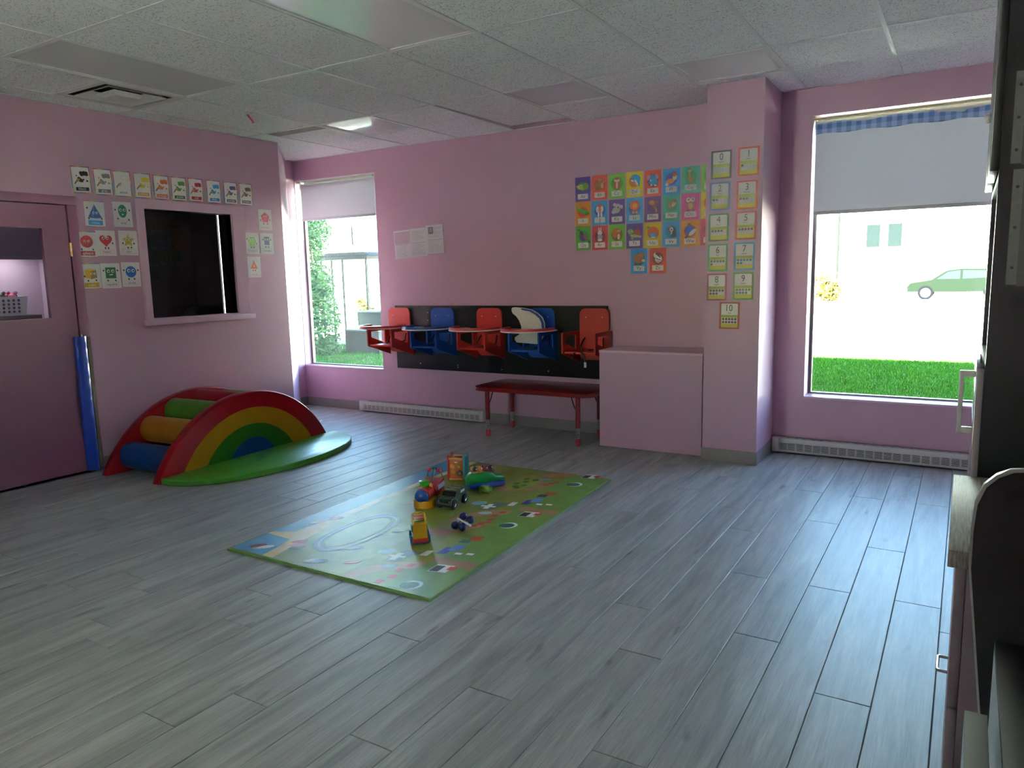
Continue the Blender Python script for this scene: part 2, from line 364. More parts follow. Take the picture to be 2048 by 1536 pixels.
# ceiling: dark plenum, grid bars, tiles
mb = MB(); mb.box(-6.9, XR + .14, YF - .14, YB + .3, 2.90, 2.95, C('#1a1918', .9)); ceil = mb.build('ceiling', kind='structure')
GX = [-6.56] + [-.475 - .634 * i for i in range(8, -2, -1)] + [XR]
GY = [YF] + [4.845 - 1.24 * j for j in range(4, -1, -1)] + [YB]
BAR = C('#e6e8e6', .35, var=.02)
for x in GX[1:-1]:
    ya = YF
    mb = MB(); mb.box(x - .012, x + .012, ya, YB, ZC - .001, ZC + .003, BAR); mb.box(x - .002, x + .002, ya, YB, ZC + .003, ZC + .035, BAR); mb.build('grid_bar', ceil)
for y in GY[1:-1]:
    mb = MB(); mb.box(XL, XR, y - .011, y + .011, ZC - .0005, ZC + .003, BAR); mb.box(XL, XR, y - .002, y + .002, ZC + .003, ZC + .035, BAR); mb.build('grid_bar', ceil)
mb = MB()
mb.box(-6.56, -1.70, YB - .02, YB, ZC - .001, ZC + .002, BAR); mb.box(-1.27, XR, YB - .02, YB, ZC - .001, ZC + .002, BAR); mb.box(XL, XL + .02, YF, 5.2, ZC - .001, ZC + .002, BAR)
mb.prism([(-5.80, 5.21), (-6.56, 5.99), (-6.545, 6.005), (-5.785, 5.225)], ZC - .001, ZC + .002, BAR, 'z')
mb.build('perimeter_bar', ceil)
LIGHTS = {}   # cells that hold a light instead of a tile: (x index from right, y)
def cell(i): return (-.475 - .634 * (i + 1), -.475 - .634 * i)
def tile(x0, x1, y0, y1, dz=0., tilt=0.):
    if x1 - x0 < .03 or y1 - y0 < .03: return
    m_ = MB(); hx, hy = (x1 - x0) / 2 - .009, (y1 - y0) / 2 - .009
    m_.box(-hx, hx, -hy, hy, .004, .019, TILE)
    o = m_.build('ceiling_tile', ceil, ((x0 + x1) / 2, (y0 + y1) / 2, ZC + dz), (tilt, 0, 0))
for xi in range(len(GX) - 1):
    x0, x1 = GX[xi], GX[xi + 1]; i = 10 - 1 - xi - 1
    for yi in range(len(GY) - 1):
        y0, y1 = GY[yi], GY[yi + 1]; back = yi == len(GY) - 2
        if xi == 0:
            if not back: x0c = XL
            else: x0c = -6.56
        else: x0c = x0
        if x1 <= x0c: continue
        mid = (x0 + x1) / 2
        if abs(mid + 2.694) < .05 and abs(y1 - 3.605) < .02: continue
        if abs(mid + 4.596) < .05 and abs(y1 - 3.605) < .02: continue
        if abs(mid + 5.23) < .05 and abs(y1 - 3.605) < .02: tile(x0c, x1, y0, 2.985); continue
        if back and min(abs(mid + 2.694), abs(mid + 1.426), abs(mid + 4.596)) < .05: tile(x0c, x1, 5.455, y1); continue
        if back and abs(mid + 5.23) < .05: tile(x0c, x1, 5.0, y1); continue
        if back and abs(mid + 3.328) < .05: tile(x0c, x1 - .01, y0, y1 - .075, .012, .012); continue
        tile(x0c, x1, y0, y1)
mb = MB()
for y in (5.455,):
    for i in (3, 1, 6): a, b = cell(i); mb = MB(); mb.box(a, b, y - .01, y + .01, ZC - .0005, ZC + .003, BAR); mb.build('grid_bar', ceil)
mb = MB(); a, b = cell(7); mb.box(a, b, 2.975, 2.995, ZC - .0005, ZC + .003, BAR); mb.build('grid_bar', ceil)
# unlit ceiling lights with prismatic diffusers
DIFF = C('#eef2f0', .22, coat=.3, var=.02, nscale=8)
def ceil_light(i, y0, y1, label, col=None):
    a, b = cell(i); t = thing('ceiling_light', label, 'ceiling light', ((a + b) / 2, (y0 + y1) / 2, ZC), group='unlit lights set into the tiled ceiling')
    hx, hy = (b - a) / 2 - .013, (y1 - y0) / 2 - .012
    m1 = MB(); m1.ring([(-hx, -hy), (hx, -hy), (hx, hy), (-hx, hy)], [(-hx + .02, -hy + .02), (hx - .02, -hy + .02), (hx - .02, hy - .02), (-hx + .02, hy - .02)], .003, .03, WHITE, 'z'); m1.build('light_frame', t)
    m2 = MB(); m2.box(-hx + .02, hx - .02, -hy + .02, hy - .02, .009, .014, col or DIFF); m2.build('diffuser', t)
ceil_light(3, 2.365, 3.605, 'long unlit white ceiling light panel above the room centre')
ceil_light(6, 2.365, 3.605, 'long grey unlit ceiling light panel beside the square air vent', C('#cfcfcc', .45, var=.02))
ceil_light(3, 4.845, 5.455, 'small square unlit ceiling light nearest the dark ceiling gap')
ceil_light(1, 4.845, 5.455, 'small square unlit ceiling light near the pink column')
ceil_light(6, 4.845, 5.455, 'small square unlit ceiling light nearest the left window')
# square air diffuser and slot grille
a, b = cell(7)
t = thing('air_vent', 'square stepped white ceiling air vent with dark gaps near left wall', 'air vent', ((a + b) / 2, 3.29, ZC))
VW = C('#d2d0ca', .4)
def sq(h): return [(-h, -h), (h, -h), (h, h), (-h, h)]
m1 = MB(); m1.ring(sq(.302), sq(.255), -.001, .008, VW, 'z'); m1.build('outer_frame', t)
for h, hin, z0, z1 in ((.215, .15, -.006, .035), (.115, .0, .012, -.016)):
    m1 = MB()
    if hin:
        o_, i_ = sq(h), sq(hin); vs = [(x, y, z0) for x, y in o_] + [(x, y, z1) for x, y in i_] + [(x, y, z1 + .004) for x, y in i_] + [(x, y, z0 + .004) for x, y in o_]
        m1.add(vs, [(k, 4 + k, 4 + (k + 1) % 4, (k + 1) % 4) for k in range(4)] + [(12 + k, 12 + (k + 1) % 4, 8 + (k + 1) % 4, 8 + k) for k in range(4)] + [(k, (k + 1) % 4, 12 + (k + 1) % 4, 12 + k) for k in range(4)], VW)
        m1.build('vane', t)
    else:
        vs = [(x, y, z0) for x, y in sq(h)] + [(x, y, z1) for x, y in sq(h - .03)]
        m1.add(vs, [(k, 4 + k, 4 + (k + 1) % 4, (k + 1) % 4) for k in range(4)] + [(7, 6, 5, 4), (0, 1, 2, 3)], VW); m1.build('centre_plate', t)
m1 = MB(); m1.box(-.3, .3, -.3, .3, .09, .095, C('#161512', .8)); m1.ring(sq(.30), sq(.258), .008, .09, C('#2c2a25', .8), 'z'); m1.build('duct_backing', t)  # near-black colour stands for the shade inside the duct
t = thing('return_grille', 'brownish rectangular slotted ceiling grille near the left window', 'air vent', ((a + b) / 2, 4.925, ZC))
m1 = MB(); m1.box(-.305, .305, -.07, .07, .006, .012, C('#4a443e', .8)); m1.build('backing', t)
m1 = MB()
for k in range(14): m1.box(-.3, .3, -.065 + k * .01, -.0615 + k * .01, .0, .006, C('#8d857c', .6))
m1.build('grille', t)
# scrap of red stuck on a ceiling tile
mb = MB(); mb.tube([(-5.02, 4.22, ZC + .004), (-5.0, 4.225, ZC - .02), (-4.985, 4.235, ZC - .045), (-4.99, 4.25, ZC - .06)], .008, C('#a83a44', .6), 6)
tag(mb.build('ribbon'), 'scrap of red ribbon hanging from a ceiling tile', 'ribbon')

# ------------------------------------------------------------------ windows
ALU = C('#6a675c', .45, .3)
def window(n, W, yg, glass):
    x0, x1, z0, z1 = W
    m_ = MB(); f = .024
    m_.ring([(x0, z0), (x1, z0), (x1, z1), (x0, z1)], [(x0 + f, z0 + f), (x1 - f, z0 + f), (x1 - f, z1 - f), (x0 + f, z1 - f)], yg - .025, yg + .012, ALU, 'y')
    r = m_.build('window_%d' % n, kind='structure')
    m2 = MB(); m2.add([(x0 + f, yg, z0 + f), (x1 - f, yg, z0 + f), (x1 - f, yg, z1 - f), (x0 + f, yg, z1 - f)], [(0, 1, 2, 3)], glass); m2.build('pane', r)
    m3 = MB(); m3.box(x0 + .001, x1 - .001, YB - .012, yg - .03, z0 - .004, z0 + .012, PINKTRIM, .003); m3.build('sill', r)
    return r
window(1, W1, 6.225, GLASS_DUSTY)
window(2, W2, 6.29, GLASS)
m_ = MB(); x0, x1, z0, z1 = W_FILL; m_.ring([(x0, z0), (x1, z0), (x1, z1), (x0, z1)], [(x0 + .05, z0 + .05), (x1 - .05, z0 + .05), (x1 - .05, z1 - .05), (x0 + .05, z1 - .05)], YF - .10, YF - .05, ALU, 'y'); r4 = m_.build('window_4', kind='structure')
m_ = MB(); m_.add([(x0 + .05, YF - .08, z0 + .05), (x1 - .05, YF - .08, z0 + .05), (x1 - .05, YF - .08, z1 - .05), (x0 + .05, YF - .08, z1 - .05)], [(0, 1, 2, 3)], GLASS); m_.build('pane', r4)
def blind(label, W, yb, zb, x_in=.02):
    x0, x1, z0, z1 = W; x0 += x_in; x1 -= x_in
    t = thing('roller_blind', label, 'blind', ((x0 + x1) / 2, yb, z1 - .03)); w2 = (x1 - x0) / 2; h = z1 - .03 - zb
    m_ = MB(); m_.cyl((-w2, .012, -.028), (w2, .012, -.028), .024, BLIND, n=16); m_.build('roller_tube', t)
    m_ = MB(); n = 8; m_.box(-w2, w2, -.0135, -.0125, -h, -.028, BLIND); m_.build('fabric', t)
    m_ = MB(); m_.box(-w2, w2, -.02, -.008, -h - .004, -h + .022, BLIND, .004); m_.build('bottom_bar', t)
    for s_ in (-1, 1): m_ = MB(); m_.box(s_ * (w2 + .004) - .004, s_ * (w2 + .004) + .004, -.02, .045, -.065, .028, C('#d8d6cf', .4), .002); m_.build('bracket', t)
    m_ = MB(); m_.tube([(-w2 - .012, -.014, -.03), (-w2 - .012, -.016, -h * .7), (-w2 - .012, -.014, -h - .2), (-w2 - .006, -.012, -h - .21), (-w2 - .004, -.012, -.03)], .0022, C('#e9e7e2', .5), 6); m_.build('pull_cord', t)
    return t
blind('half lowered grey roller blind in the narrow left window', (-6.505, -5.37, .465, 2.555), 6.135, 2.115)
b2 = blind('half lowered grey roller blind under a blue gingham strip', W2, 6.135, 1.855)
mb = MB(); nx = 60
vs = []; fs = []
for i in range(nx + 1):
    x = W2[0] + .02 + (W2[1] - W2[0] - .04) * i / nx; top = 2.515 + .012 * math.sin(i * .33) * math.sin(i * .11) - (.02 if 33 < i < 42 else 0)
    for z in (top, 2.44 + .004 * math.sin(i * .5)): vs.append((x, 6.112 + .003 * math.sin(i * .9), z)); vs.append((x, 6.1155 + .003 * math.sin(i * .9), z))
for i in range(nx):
    a = i * 4; fs += [(a, a + 2, a + 6, a + 4), (a + 1, a + 5, a + 7, a + 3), (a, a + 4, a + 5, a + 1), (a + 2, a + 3, a + 7, a + 6)]
mb.add(vs, fs, GINGHAM, True)
tag(mb.build('valance'), 'narrow blue gingham cloth strip across the top of the right window', 'valance')
mb = MB(); mb.tube([(W2[0] + .002, 6.104, 2.548), (W2[1], 6.104, 2.548)], .008, C('#d8cf9a', .4), 8); tag(mb.build('curtain_rod'), 'thin cream rod above the blue gingham strip', 'rod')

# ------------------------------------------------------------------ left wall: door, interior window
mb = MB(); mb.box(XL - .045, XL - .002, DR[0] + .008, 3.125, .012, 2.04, MAUVE)
mb = MB(); wall_x(mb, DR[0] + .006, 3.128, XL - .045, XL - .001, .018, 2.044, [(2.36, 2.955, 1.20, 1.885)], MAUVE)
door = mb.build('door_1', kind='structure')
mb = MB(); mb.ring([(2.345, 1.185), (2.97, 1.185), (2.97, 1.90), (2.345, 1.90)], [(2.375, 1.215), (2.94, 1.215), (2.94, 1.87), (2.375, 1.87)], XL - .03, XL + .007, MAUVE, 'x'); mb.build('glazing_bead', door)
mb = MB(); mb.add([(XL - .02, 2.36, 1.2), (XL - .02, 2.955, 1.2), (XL - .02, 2.955, 1.885), (XL - .02, 2.36, 1.885)], [(0, 1, 2, 3)], glass_mat('door_glass', tint=(.92, .92, .92))); mb.build('pane', door)
mb = MB()
mb.box(XL - .1, XL + .012, 3.135, 3.205, 0, 2.05, MAUVE, .004); mb.box(XL - .1, XL + .012, 2.125, 2.195, 0, 2.05, MAUVE, .004); mb.box(XL - .1, XL + .012, 2.125, 3.205, 2.05, 2.115, MAUVE, .004); mb.build('door_frame', door)
for z in (1.72, .25):
    mb = MB(); BR = C('#b5905a', .35, .9)
    for k in range(3): mb.cyl((XL + .010, 3.131, z - .05 + k * .034), (XL + .010, 3.131, z - .018 + k * .034), .0085, BR, n=10)
    mb.build('hinge', door)
# padded finger guard at the hinge side
t = thing('door_guard', 'blue padded vinyl finger guard strip on the mauve door hinge side', 'door guard', (XL, 3.13, 0))
BLUEV = C('#16389a', .28, bump=.05, nscale=14)
mb = MB(); pts = [(.012, -.055), (.03, -.05), (.043, -.03), (.046, -.005), (.042, .02), (.03, .035), (.012, .038)]
n = 30; vs = []; fs = []
for k in range(n + 1):
    z = .02 + 1.045 * k / n
    for q, (px, py) in enumerate(pts): vs.append((px + (.004 * math.sin(k * 1.9 + q) if 1 < q < 5 else 0), py, z))
m7 = len(pts)
for k in range(n):
    for q in range(m7 - 1): fs.append((k * m7 + q, (k + 1) * m7 + q, (k + 1) * m7 + q + 1, k * m7 + q + 1))
fs += [list(range(m7)), [n * m7 + q for q in range(m7)][::-1]]
mb.add(vs, fs, BLUEV, True); mb.build('pad', t)
mb = MB(); mb.box(.012, .017, .048, .074, .02, 1.06, C('#6d6152', .5)); mb.build('mounting_strip', t)
for z in (.24, .55, .82, 1.03):
    mb = MB(); mb.ell((.018, .061, z), .004, CHROME, 8, 6); mb.build('screw', t)
mb = MB(); mb.cyl((.03, .0, 1.06), (.03, .0, 1.085), .006, CHROME, n=8); mb.build('hinge_pin', t)
# interior window
w3 = MB(); y0, y1, z0, z1 = DW; f = .055
w3.ring([(y0 - f, z0 - f * .3), (y1 + .13, z0 - f * .3), (y1 + .13, z1 + .075), (y0 - f, z1 + .075)], [(y0, z0), (y1, z0), (y1, z1), (y0, z1)], XL - .06, XL + .03, PINKTRIM, 'x')
w3 = w3.build('window_3', kind='structure')
mb = MB(); mb.box(XL, XL + .06, 3.67, 4.76, 1.108, 1.152, PINKTRIM, .004); mb.build('sill', w3)
mb = MB(); mb.add([(XL - .06, y0, z0), (XL - .06, y1, z0), (XL - .06, y1, z1), (XL - .06, y0, z1)], [(0, 1, 2, 3)], GLASS_DARK); mb.build('pane', w3)
# rooms beyond: lit one behind the door, dark one behind the window
mb = MB(); mb.box(-7.45, -7.33, 1.3, 3.66, 0, WH, LILAC); mb.box(-7.45, -5.92, 1.2, 1.3, 0, WH, LILAC); mb.box(-7.45, -5.92, 3.66, 3.70, 0, WH, LILAC); mb.build('wall_far_room', kind='structure')
mb = MB(); mb.box(-7.45, -5.92, 1.2, 3.7, -.12, 0, C('#6a6862', .5)); mb.build('floor_far_room', kind='structure')
mb = MB(); mb.box(-8.5, -5.92, 1.2, 5.1, 2.6, 2.7, C('#8a8884', .9)); mb.box(-8.5, -6.76, 5.1, 6.4, 2.6, 2.7, C('#8a8884', .9)); mb.build('ceiling_far_room', kind='structure')
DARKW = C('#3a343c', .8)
mb = MB(); mb.box(-8.5, -8.4, 3.7, 6.3, 0, WH, DARKW); mb.box(-8.5, -5.92, 3.70, 3.72, 0, WH, DARKW); wall_y(mb, -8.5, -6.72, 6.05, 6.07, 0, WH, [(-7.89, -7.85, .9, 2.3)], DARKW); mb.build('wall_dark_room', kind='structure')  # narrow slit added to show a bright streak through the interior window
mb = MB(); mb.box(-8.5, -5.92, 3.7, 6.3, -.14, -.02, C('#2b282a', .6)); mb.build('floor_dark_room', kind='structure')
t = thing('wall_cabinet', 'grey wall cabinet seen through the door glass above the basket', 'cabinet', (-7.33, 2.6, 1.72))
mb = MB(); mb.box(.003, .30, -1.0, 1.05, 0, .7, C('#6a646e', .5), .004); mb.box(.28, .30, -1.0, 1.05, -.035, 0, C('#6a646e', .5)); mb.build('body', t)
mb = MB(); mb.box(.12, .22, -.6, .9, -.018, -.001, emis('added_cabinet_tube', (1, .96, .98), 5)); mb.build('light_tube', t)  # lamp strip added behind the lip to brighten the wall below
t = thing('far_fill_light', 'lit ceiling light of the room beyond the mauve door', 'ceiling light', (-6.45, 2.7, 2.6))  # added lamp, out of view, brightens the basket and far room
mb = MB(); mb.box(-.15, .15, -.6, .6, -.012, 0, emis('fill_light_diffuser', (1, .97, .98), 2.2)); mb.build('diffuser', t)
mb = MB(); mb.ring([(-.17, -.62), (.17, -.62), (.17, .62), (-.17, .62)], [(-.15, -.6), (.15, -.6), (.15, .6), (-.15, .6)], -.014, 0, WHITE, 'z'); mb.build('light_frame', t)
t = thing('wall_shelf', 'grey shelf holding a white basket beyond the door glass', 'shelf', (-7.33, 2.8, 1.17))
mb = MB(); mb.box(.003, .36, -.9, .66, 0, .035, C('#55504d', .5), .003); mb.build('board', t)
for y in (-.6, .5):
    mb = MB(); mb.prism([(.003, -.2), (.02, -.2), (.3, -.01), (.3, 0), (.003, 0)], y - .01, y + .01, C('#8a8a8a', .4, .5), 'y'); mb.build('bracket', t)
# basket with holes
t = thing('basket', 'white plastic basket with round holes full of toys beyond the door', 'basket', (-7.12, 3.20, 1.205))
WB = C('#d5e2df', .4)
mb = MB(); outer = rrect(-.1, .1, -.17, .17, .03); inner = rrect(-.095, .095, -.165, .165, .028)
n_ = len(outer); top = rrect(-.115, .115, -.19, .19, .03); topi = rrect(-.11, .11, -.185, .185, .028)
mb.add([(x, y, 0) for x, y in outer] + [(x, y, .165) for x, y in top] + [(x, y, .165) for x, y in topi] + [(x, y, .004) for x, y in inner],
       [(k, (k + 1) % n_, n_ + (k + 1) % n_, n_ + k) for k in range(n_)] + [(n_ + k, n_ + (k + 1) % n_, 2 * n_ + (k + 1) % n_, 2 * n_ + k) for k in range(n_)] + [(2 * n_ + k, 2 * n_ + (k + 1) % n_, 3 * n_ + (k + 1) % n_, 3 * n_ + k) for k in range(n_)] + [list(range(n_))[::-1], list(range(3 * n_, 4 * n_))], WB, True); mb.build('body', t)
mb = MB()
for r_ in range(4):
    for c_ in range(6):
        z = .035 + r_ * .032; xx = .1 + .015 * z / .165 + .0012
        yy = -.1 + c_ * .04
        mb.cyl((xx, yy, z), (xx + .0006, yy, z), .011, C('#3b4646', .7), n=10)
mb.build('holes', t)
tt = t
for k, (hx, dx, dy, r_) in enumerate((('#8a2740', -.02, .06, .035), ('#2b2b33', .02, .0, .04), ('#b5456b', .03, .09, .03), ('#6a4a22', .0, -.08, .045), ('#31406e', -.03, .13, .03))):
    mb = MB(); mb.ell((0, 0, 0), (r_ * 1.2, r_, r_ * .8), C(hx, .5), 10, 7); mb.cyl((0, 0, .01), (r_ * .8, r_ * .6, .035), r_ * .35, C(hx, .5), n=8)
    o = mb.build('toy', None, (-7.12 + dx, 3.20 + dy, 1.205 + .165)); tag(o, ['maroon toy piece heaped in the basket', 'black toy piece heaped in the basket', 'pink toy piece heaped in the basket', 'brown toy piece heaped in the basket', 'navy toy piece heaped in the basket'][k], 'toy', 'toys heaped in the white basket')

# ------------------------------------------------------------------ flat printed cards
ROT_BACK = (PI / 2, 0, 0)          # card facing the camera side (-Y)
ROT_LEFT = (PI / 2, 0, PI / 2)     # card facing +X
class Art:
    """flat printed layers; coordinates in card widths, origin at the card centre"""
    def __init__(s, w_): s.mb = MB(); s.w = w_; s.z = .0009; s.tx = MB()
    def _l(s, pts, col, rough=.45):
        s.mb.flat([(p[0] * s.w, p[1] * s.w) for p in pts], s.z, C(col, rough, var=.03)); s.z += .00012; return s
    def e(s, col, cx, cy, rx, ry=None, rot=0): return s._l(ellp(cx, cy, rx, rx if ry is None else ry, rot), col)
    def r(s, col, x0, y0, x1, y1, rad=0): return s._l(rrect(x0, x1, y0, y1, rad) if rad else [(x0, y0), (x1, y0), (x1, y1), (x0, y1)], col)
    def p(s, col, *pts): return s._l(pts, col)
    def t(s, col, txt, cx, cy, size, sx=1.):
        vs, fs = text_geo(txt); k = size * s.w
        if vs: s.tx.add([(v[0] * k * sx + cx * s.w, v[1] * k + cy * s.w, s.z + .0006) for v in vs], fs, C(col, .5, var=.02))
        return s
def card(name, label, group, pos, rot, w_, h_, tilt, paper, draw, curl=0.):
    R = Euler(rot).to_matrix().to_4x4() @ Matrix.Rotation(tilt, 4, 'Z')
    mb = MB(); x, y = w_ / 2, h_ / 2; mb.box(-x, x, -y, y, 0, .0007, C(paper, .4, var=.02))
    o = mb.build(name, None, pos, R.to_euler()); tag(o, label, 'card', group)
    a = Art(w_); draw(a)
    if a.mb.f: a.mb.build('print', o)
    if a.tx.f: a.tx.build('lettering', o)
    return o
K = '#141414'; Wt = '#e8e6e2'
RAIN = ['#b03048', '#c8702c', '#c9b43a', '#4d8f4a', '#2f78a8', '#4a3f86']
def rainbow_edge(a, hw, hh, tks=.035):
    for k in range(6):
        x0 = -hw + 2 * hw * k / 6; x1 = x0 + 2 * hw / 6
        a.r(RAIN[k], x0, hh - tks, x1, hh); a.r(RAIN[(k + 3) % 6], x0, -hh, x1, -hh + tks)
        y0 = -hh + 2 * hh * k / 6; y1 = y0 + 2 * hh / 6
        a.r(RAIN[(k + 2) % 6], -hw, y0, -hw + tks, y1); a.r(RAIN[5 - k], hw - tks, y0, hw, y1)
def paint_card(col, word, wcol, bcol):
    def d(a):
        rainbow_edge(a, .5, .685, .045); a.r(Wt, -.455, -.64, .455, .64)
        if word == 'white':
            a.e('#b9b7b4', .16, .32, .25, .13, -.1); a.e(Wt, .16, .32, .238, .118, -.1)
            a.e('#a8a6a3', -.07, -.0, .1, .07, -.5); a.e(Wt, -.07, 0, .09, .06, -.5)
        else:
            for dx, dy, rx, ry in ((0, 0, .22, .1), (-.13, .04, .1, .07), (.13, .05, .1, .07), (-.1, -.06, .1, .07), (.14, -.05, .1, .07), (.02, .07, .1, .06)): a.e(col, .17 + dx, .32 + dy, rx, ry)
            a.p(col, (-.2, .1), (-.1, .16), (.12, -.02), (.1, -.12), (-.08, -.12)); a.e(col, .13, .02, .05, .04); a.e(col, .31, -.05, .06, .045); a.e(col, -.22, .2, .035)
        a.p('#7a5a38', (-.38, -.2), (-.34, -.24), (-.14, -.02), (-.2, .04)); a.p('#b08a4a', (-.24, -.06), (-.16, -.12), (-.05, .02), (-.13, .08))
        if bcol: a.r(bcol, -.33, -.56, .35, -.38)
        a.t(wcol, word, 0, -.52, .2)
    return d
PAL = [('black', 3.266, 2.244, .119, '#17161a', '#17161a'), ('gray', 3.437, 2.243, .093, '#77797a', '#5c5d60'), ('white', 3.592, 2.243, .062, '#dddddd', None), ('yellow', 3.763, 2.244, .056, '#c6b922', '#c29a1e'),
       ('orange', 3.93, 2.244, .045, '#c0602c', '#b8562a'), ('green', 4.094, 2.245, .04, '#3f7f2c', '#2f6a2c'), ('red', 4.257, 2.249, .039, '#b02a34', '#a02630'), ('blue', 4.441, 2.25, .065, '#2f93c9', '#2a84ba'), ('purple', 4.62, 2.252, .079, '#3a2f66', '#2a2740'), ('brown', 4.789, 2.254, .032, '#6a5230', '#40352a')]
for word, y, z, tl, col, bc in PAL:
    card('colour_card', 'rainbow edged colour card with a %s paint splash and the word %s' % (word, word), 'colour cards in a row above the interior window', (XL + .0005, y, z), ROT_LEFT, .145, .198, tl * .3 - .01 * (y - 4), '#e8e6e2', paint_card(col, word, '#e9e9e6' if bc else '#222226', bc))
def eyes(a, x, y, r=.07, gap=.09):
    for s_ in (-1, 1): a.e('#f0efec', x + s_ * gap, y, r); a.e('#15151a', x + s_ * gap + .012, y - .005, r * .55)
def limbs(a, pts, col='#1b1b1e'):
    for x, y in pts: a.e(col, x, y, .038, .05, .4)
def star_pts(cx, cy, r1, r2, n=5, a0=PI / 2): return [(cx + (r1 if k % 2 == 0 else r2) * math.cos(a0 + k * PI / n), cy + (r1 if k % 2 == 0 else r2) * math.sin(a0 + k * PI / n)) for k in range(2 * n)]
def heart_pts(cx, cy, s_): return [(cx + s_ * .0625 * 16 * math.sin(t) ** 3 * 1., cy + s_ * .0625 * (13 * math.cos(t) - 5 * math.cos(2 * t) - 2 * math.cos(3 * t) - math.cos(4 * t))) for t in [2 * PI * k / 26 for k in range(26)]]
def poly(cx, cy, r, n, a0): return [(cx + r * math.cos(a0 + 2 * PI * k / n), cy + r * math.sin(a0 + 2 * PI * k / n)) for k in range(n)]
def shape_card(word, col, solid):
    def d(a):
        if solid:
            for k in range(6): x0 = -.5 + k / 6; a.r(RAIN[k], x0, .60, x0 + 1 / 6, .625); a.r(RAIN[5 - k], x0, -.625, x0 + 1 / 6, -.60)
        cy = .14
        if word == 'cone': a.p(col, (-.33, -.15), (.33, -.15), (0, .46)); a.e(col, 0, -.15, .33, .06); a.p('#5f86c0', (-.18, -.13), (-.06, -.13), (0, .44)); eyes(a, .02, .05, .06, .08); limbs(a, [(-.36, .28), (-.32, -.22), (.32, -.22)])
        if word == 'oval': a.e(col, 0, cy + .02, .23, .33); eyes(a, 0, .22, .075, .1); a.e('#e8e6e2', 0, .0, .06, .03); limbs(a, [(-.38, .22), (.38, .22), (-.28, -.22), (.3, -.26)])
        if word == 'sphere': a.e(col, 0, cy, .31, .30); a.e('#7c2326', .06, cy - .06, .23, .2); a.e(col, -.02, cy + .04, .22, .2); eyes(a, 0, cy + .02, .06, .09); limbs(a, [(-.28, -.24), (.28, -.24)])
        if word == 'heart': a._l(heart_pts(0, .14, .33), col); eyes(a, -.02, .25, .075, .1); limbs(a, [(.34, 0), (-.06, -.24), (.1, -.24)])
        if word == 'star': a._l(star_pts(0, .12, .34, .17), col); eyes(a, -.0, .17, .06, .09); a.e('#7a2a2a', 0, .02, .04, .02); limbs(a, [(-.3, -.02), (.3, -.02), (-.04, -.24), (.14, -.23)])
        if word == 'cube': a.p(col, (-.28, -.06), (.0, -.14), (.0, .26), (-.28, .32)); a.p('#8a6a1e', (.0, -.14), (.3, -.08), (.28, .3), (.0, .26)); a.p('#d9b83a', (-.28, .32), (0, .26), (.28, .3), (.05, .38)); eyes(a, .12, .12, .055, .075); limbs(a, [(-.32, .0), (-.16, -.22), (.24, -.2)])
        if word == 'square': a.r(col, -.27, -.13, .27, .42); eyes(a, 0, .23, .08, .115); a.p('#e8e6e2', (-.1, .06), (.12, .09), (.08, .03), (-.06, .02)); limbs(a, [(-.36, .26), (.36, .26), (-.18, -.24), (.22, -.24)])
        if word == 'circle': a.e(col, 0, .14, .29); eyes(a, 0, .2, .085, .115); limbs(a, [(-.38, .22), (.38, .22), (-.14, -.23), (.16, -.23)])
        if word == 'pentagon': a._l(poly(0, .13, .33, 5, PI / 2), col); eyes(a, 0, .2, .06, .085); a.e('#e8e6e2', 0, .06, .06, .025); limbs(a, [(-.36, -.02), (.36, 0), (-.16, -.24), (.16, -.24)])
        if word == 'hexagon': a._l(poly(0, .12, .3, 6, 0), col); eyes(a, 0, .2, .075, .1); limbs(a, [(-.36, .26), (.32, -.02), (-.1, -.24), (.1, -.24)])
        if word == 'rectangle': a.r(col, -.2, -.1, .2, .4); eyes(a, 0, .24, .07, .09); limbs(a, [(-.3, .22), (.3, .22), (-.1, -.22), (.1, -.22)])
        if word == 'triangle': a.p(col, (-.27, -.1), (.27, -.1), (0, .42)); a.e('#e8e6e2', 0, .04, .07, .03); eyes(a, 0, .12, .035, .05); limbs(a, [(-.08, -.2), (.08, -.2)])
        if solid: a.r(col if word != 'cone' else '#2f86bd', -.36, -.54, .36, -.32); a.t('#ecebe8', word, 0, -.49, .2)
        else:
            a.r('#8e8c8a', -.36, -.54, .36, -.32); a.r('#e2e0dd', -.352, -.532, .352, -.328); a.t({'star': '#a09060', 'square': '#2a5a3a', 'circle': '#2f5f9a', 'oval': '#66696a'}.get(word, col), word, 0, -.49, .2 if len(word) < 8 else .155)
    return d
SHP = [('cone', 3.346, 1.995, .0, '#2f558f', 1), ('oval', 3.572, 2.004, .02, '#27765a', 0), ('sphere', 3.261, 1.761, 0, '#a53336', 1), ('heart', 3.412, 1.774, .01, '#b52a34', 0), ('star', 3.597, 1.78, -.01, '#bfa83a', 0), ('cube', 3.267, 1.519, .02, '#bd9a22', 1), ('square', 3.426, 1.521, .02, '#1f6a38', 0), ('circle', 3.595, 1.529, .0, '#1d64ae', 0),
       ('pentagon', 4.998, 2.033, .01, '#b02a4c', 0), ('hexagon', 4.826, 1.808, .0, '#6f9a2e', 0), ('rectangle', 4.999, 1.811, 0, '#2a2a5a', 0), ('triangle', 4.827, 1.586, -.01, '#b3562a', 0)]
CN = {'cone': 'blue cone', 'oval': 'green oval', 'sphere': 'red sphere', 'heart': 'red heart', 'star': 'yellow star', 'cube': 'yellow cube', 'square': 'green square', 'circle': 'blue circle', 'pentagon': 'crimson pentagon', 'hexagon': 'lime green hexagon', 'rectangle': 'navy rectangle', 'triangle': 'orange triangle'}
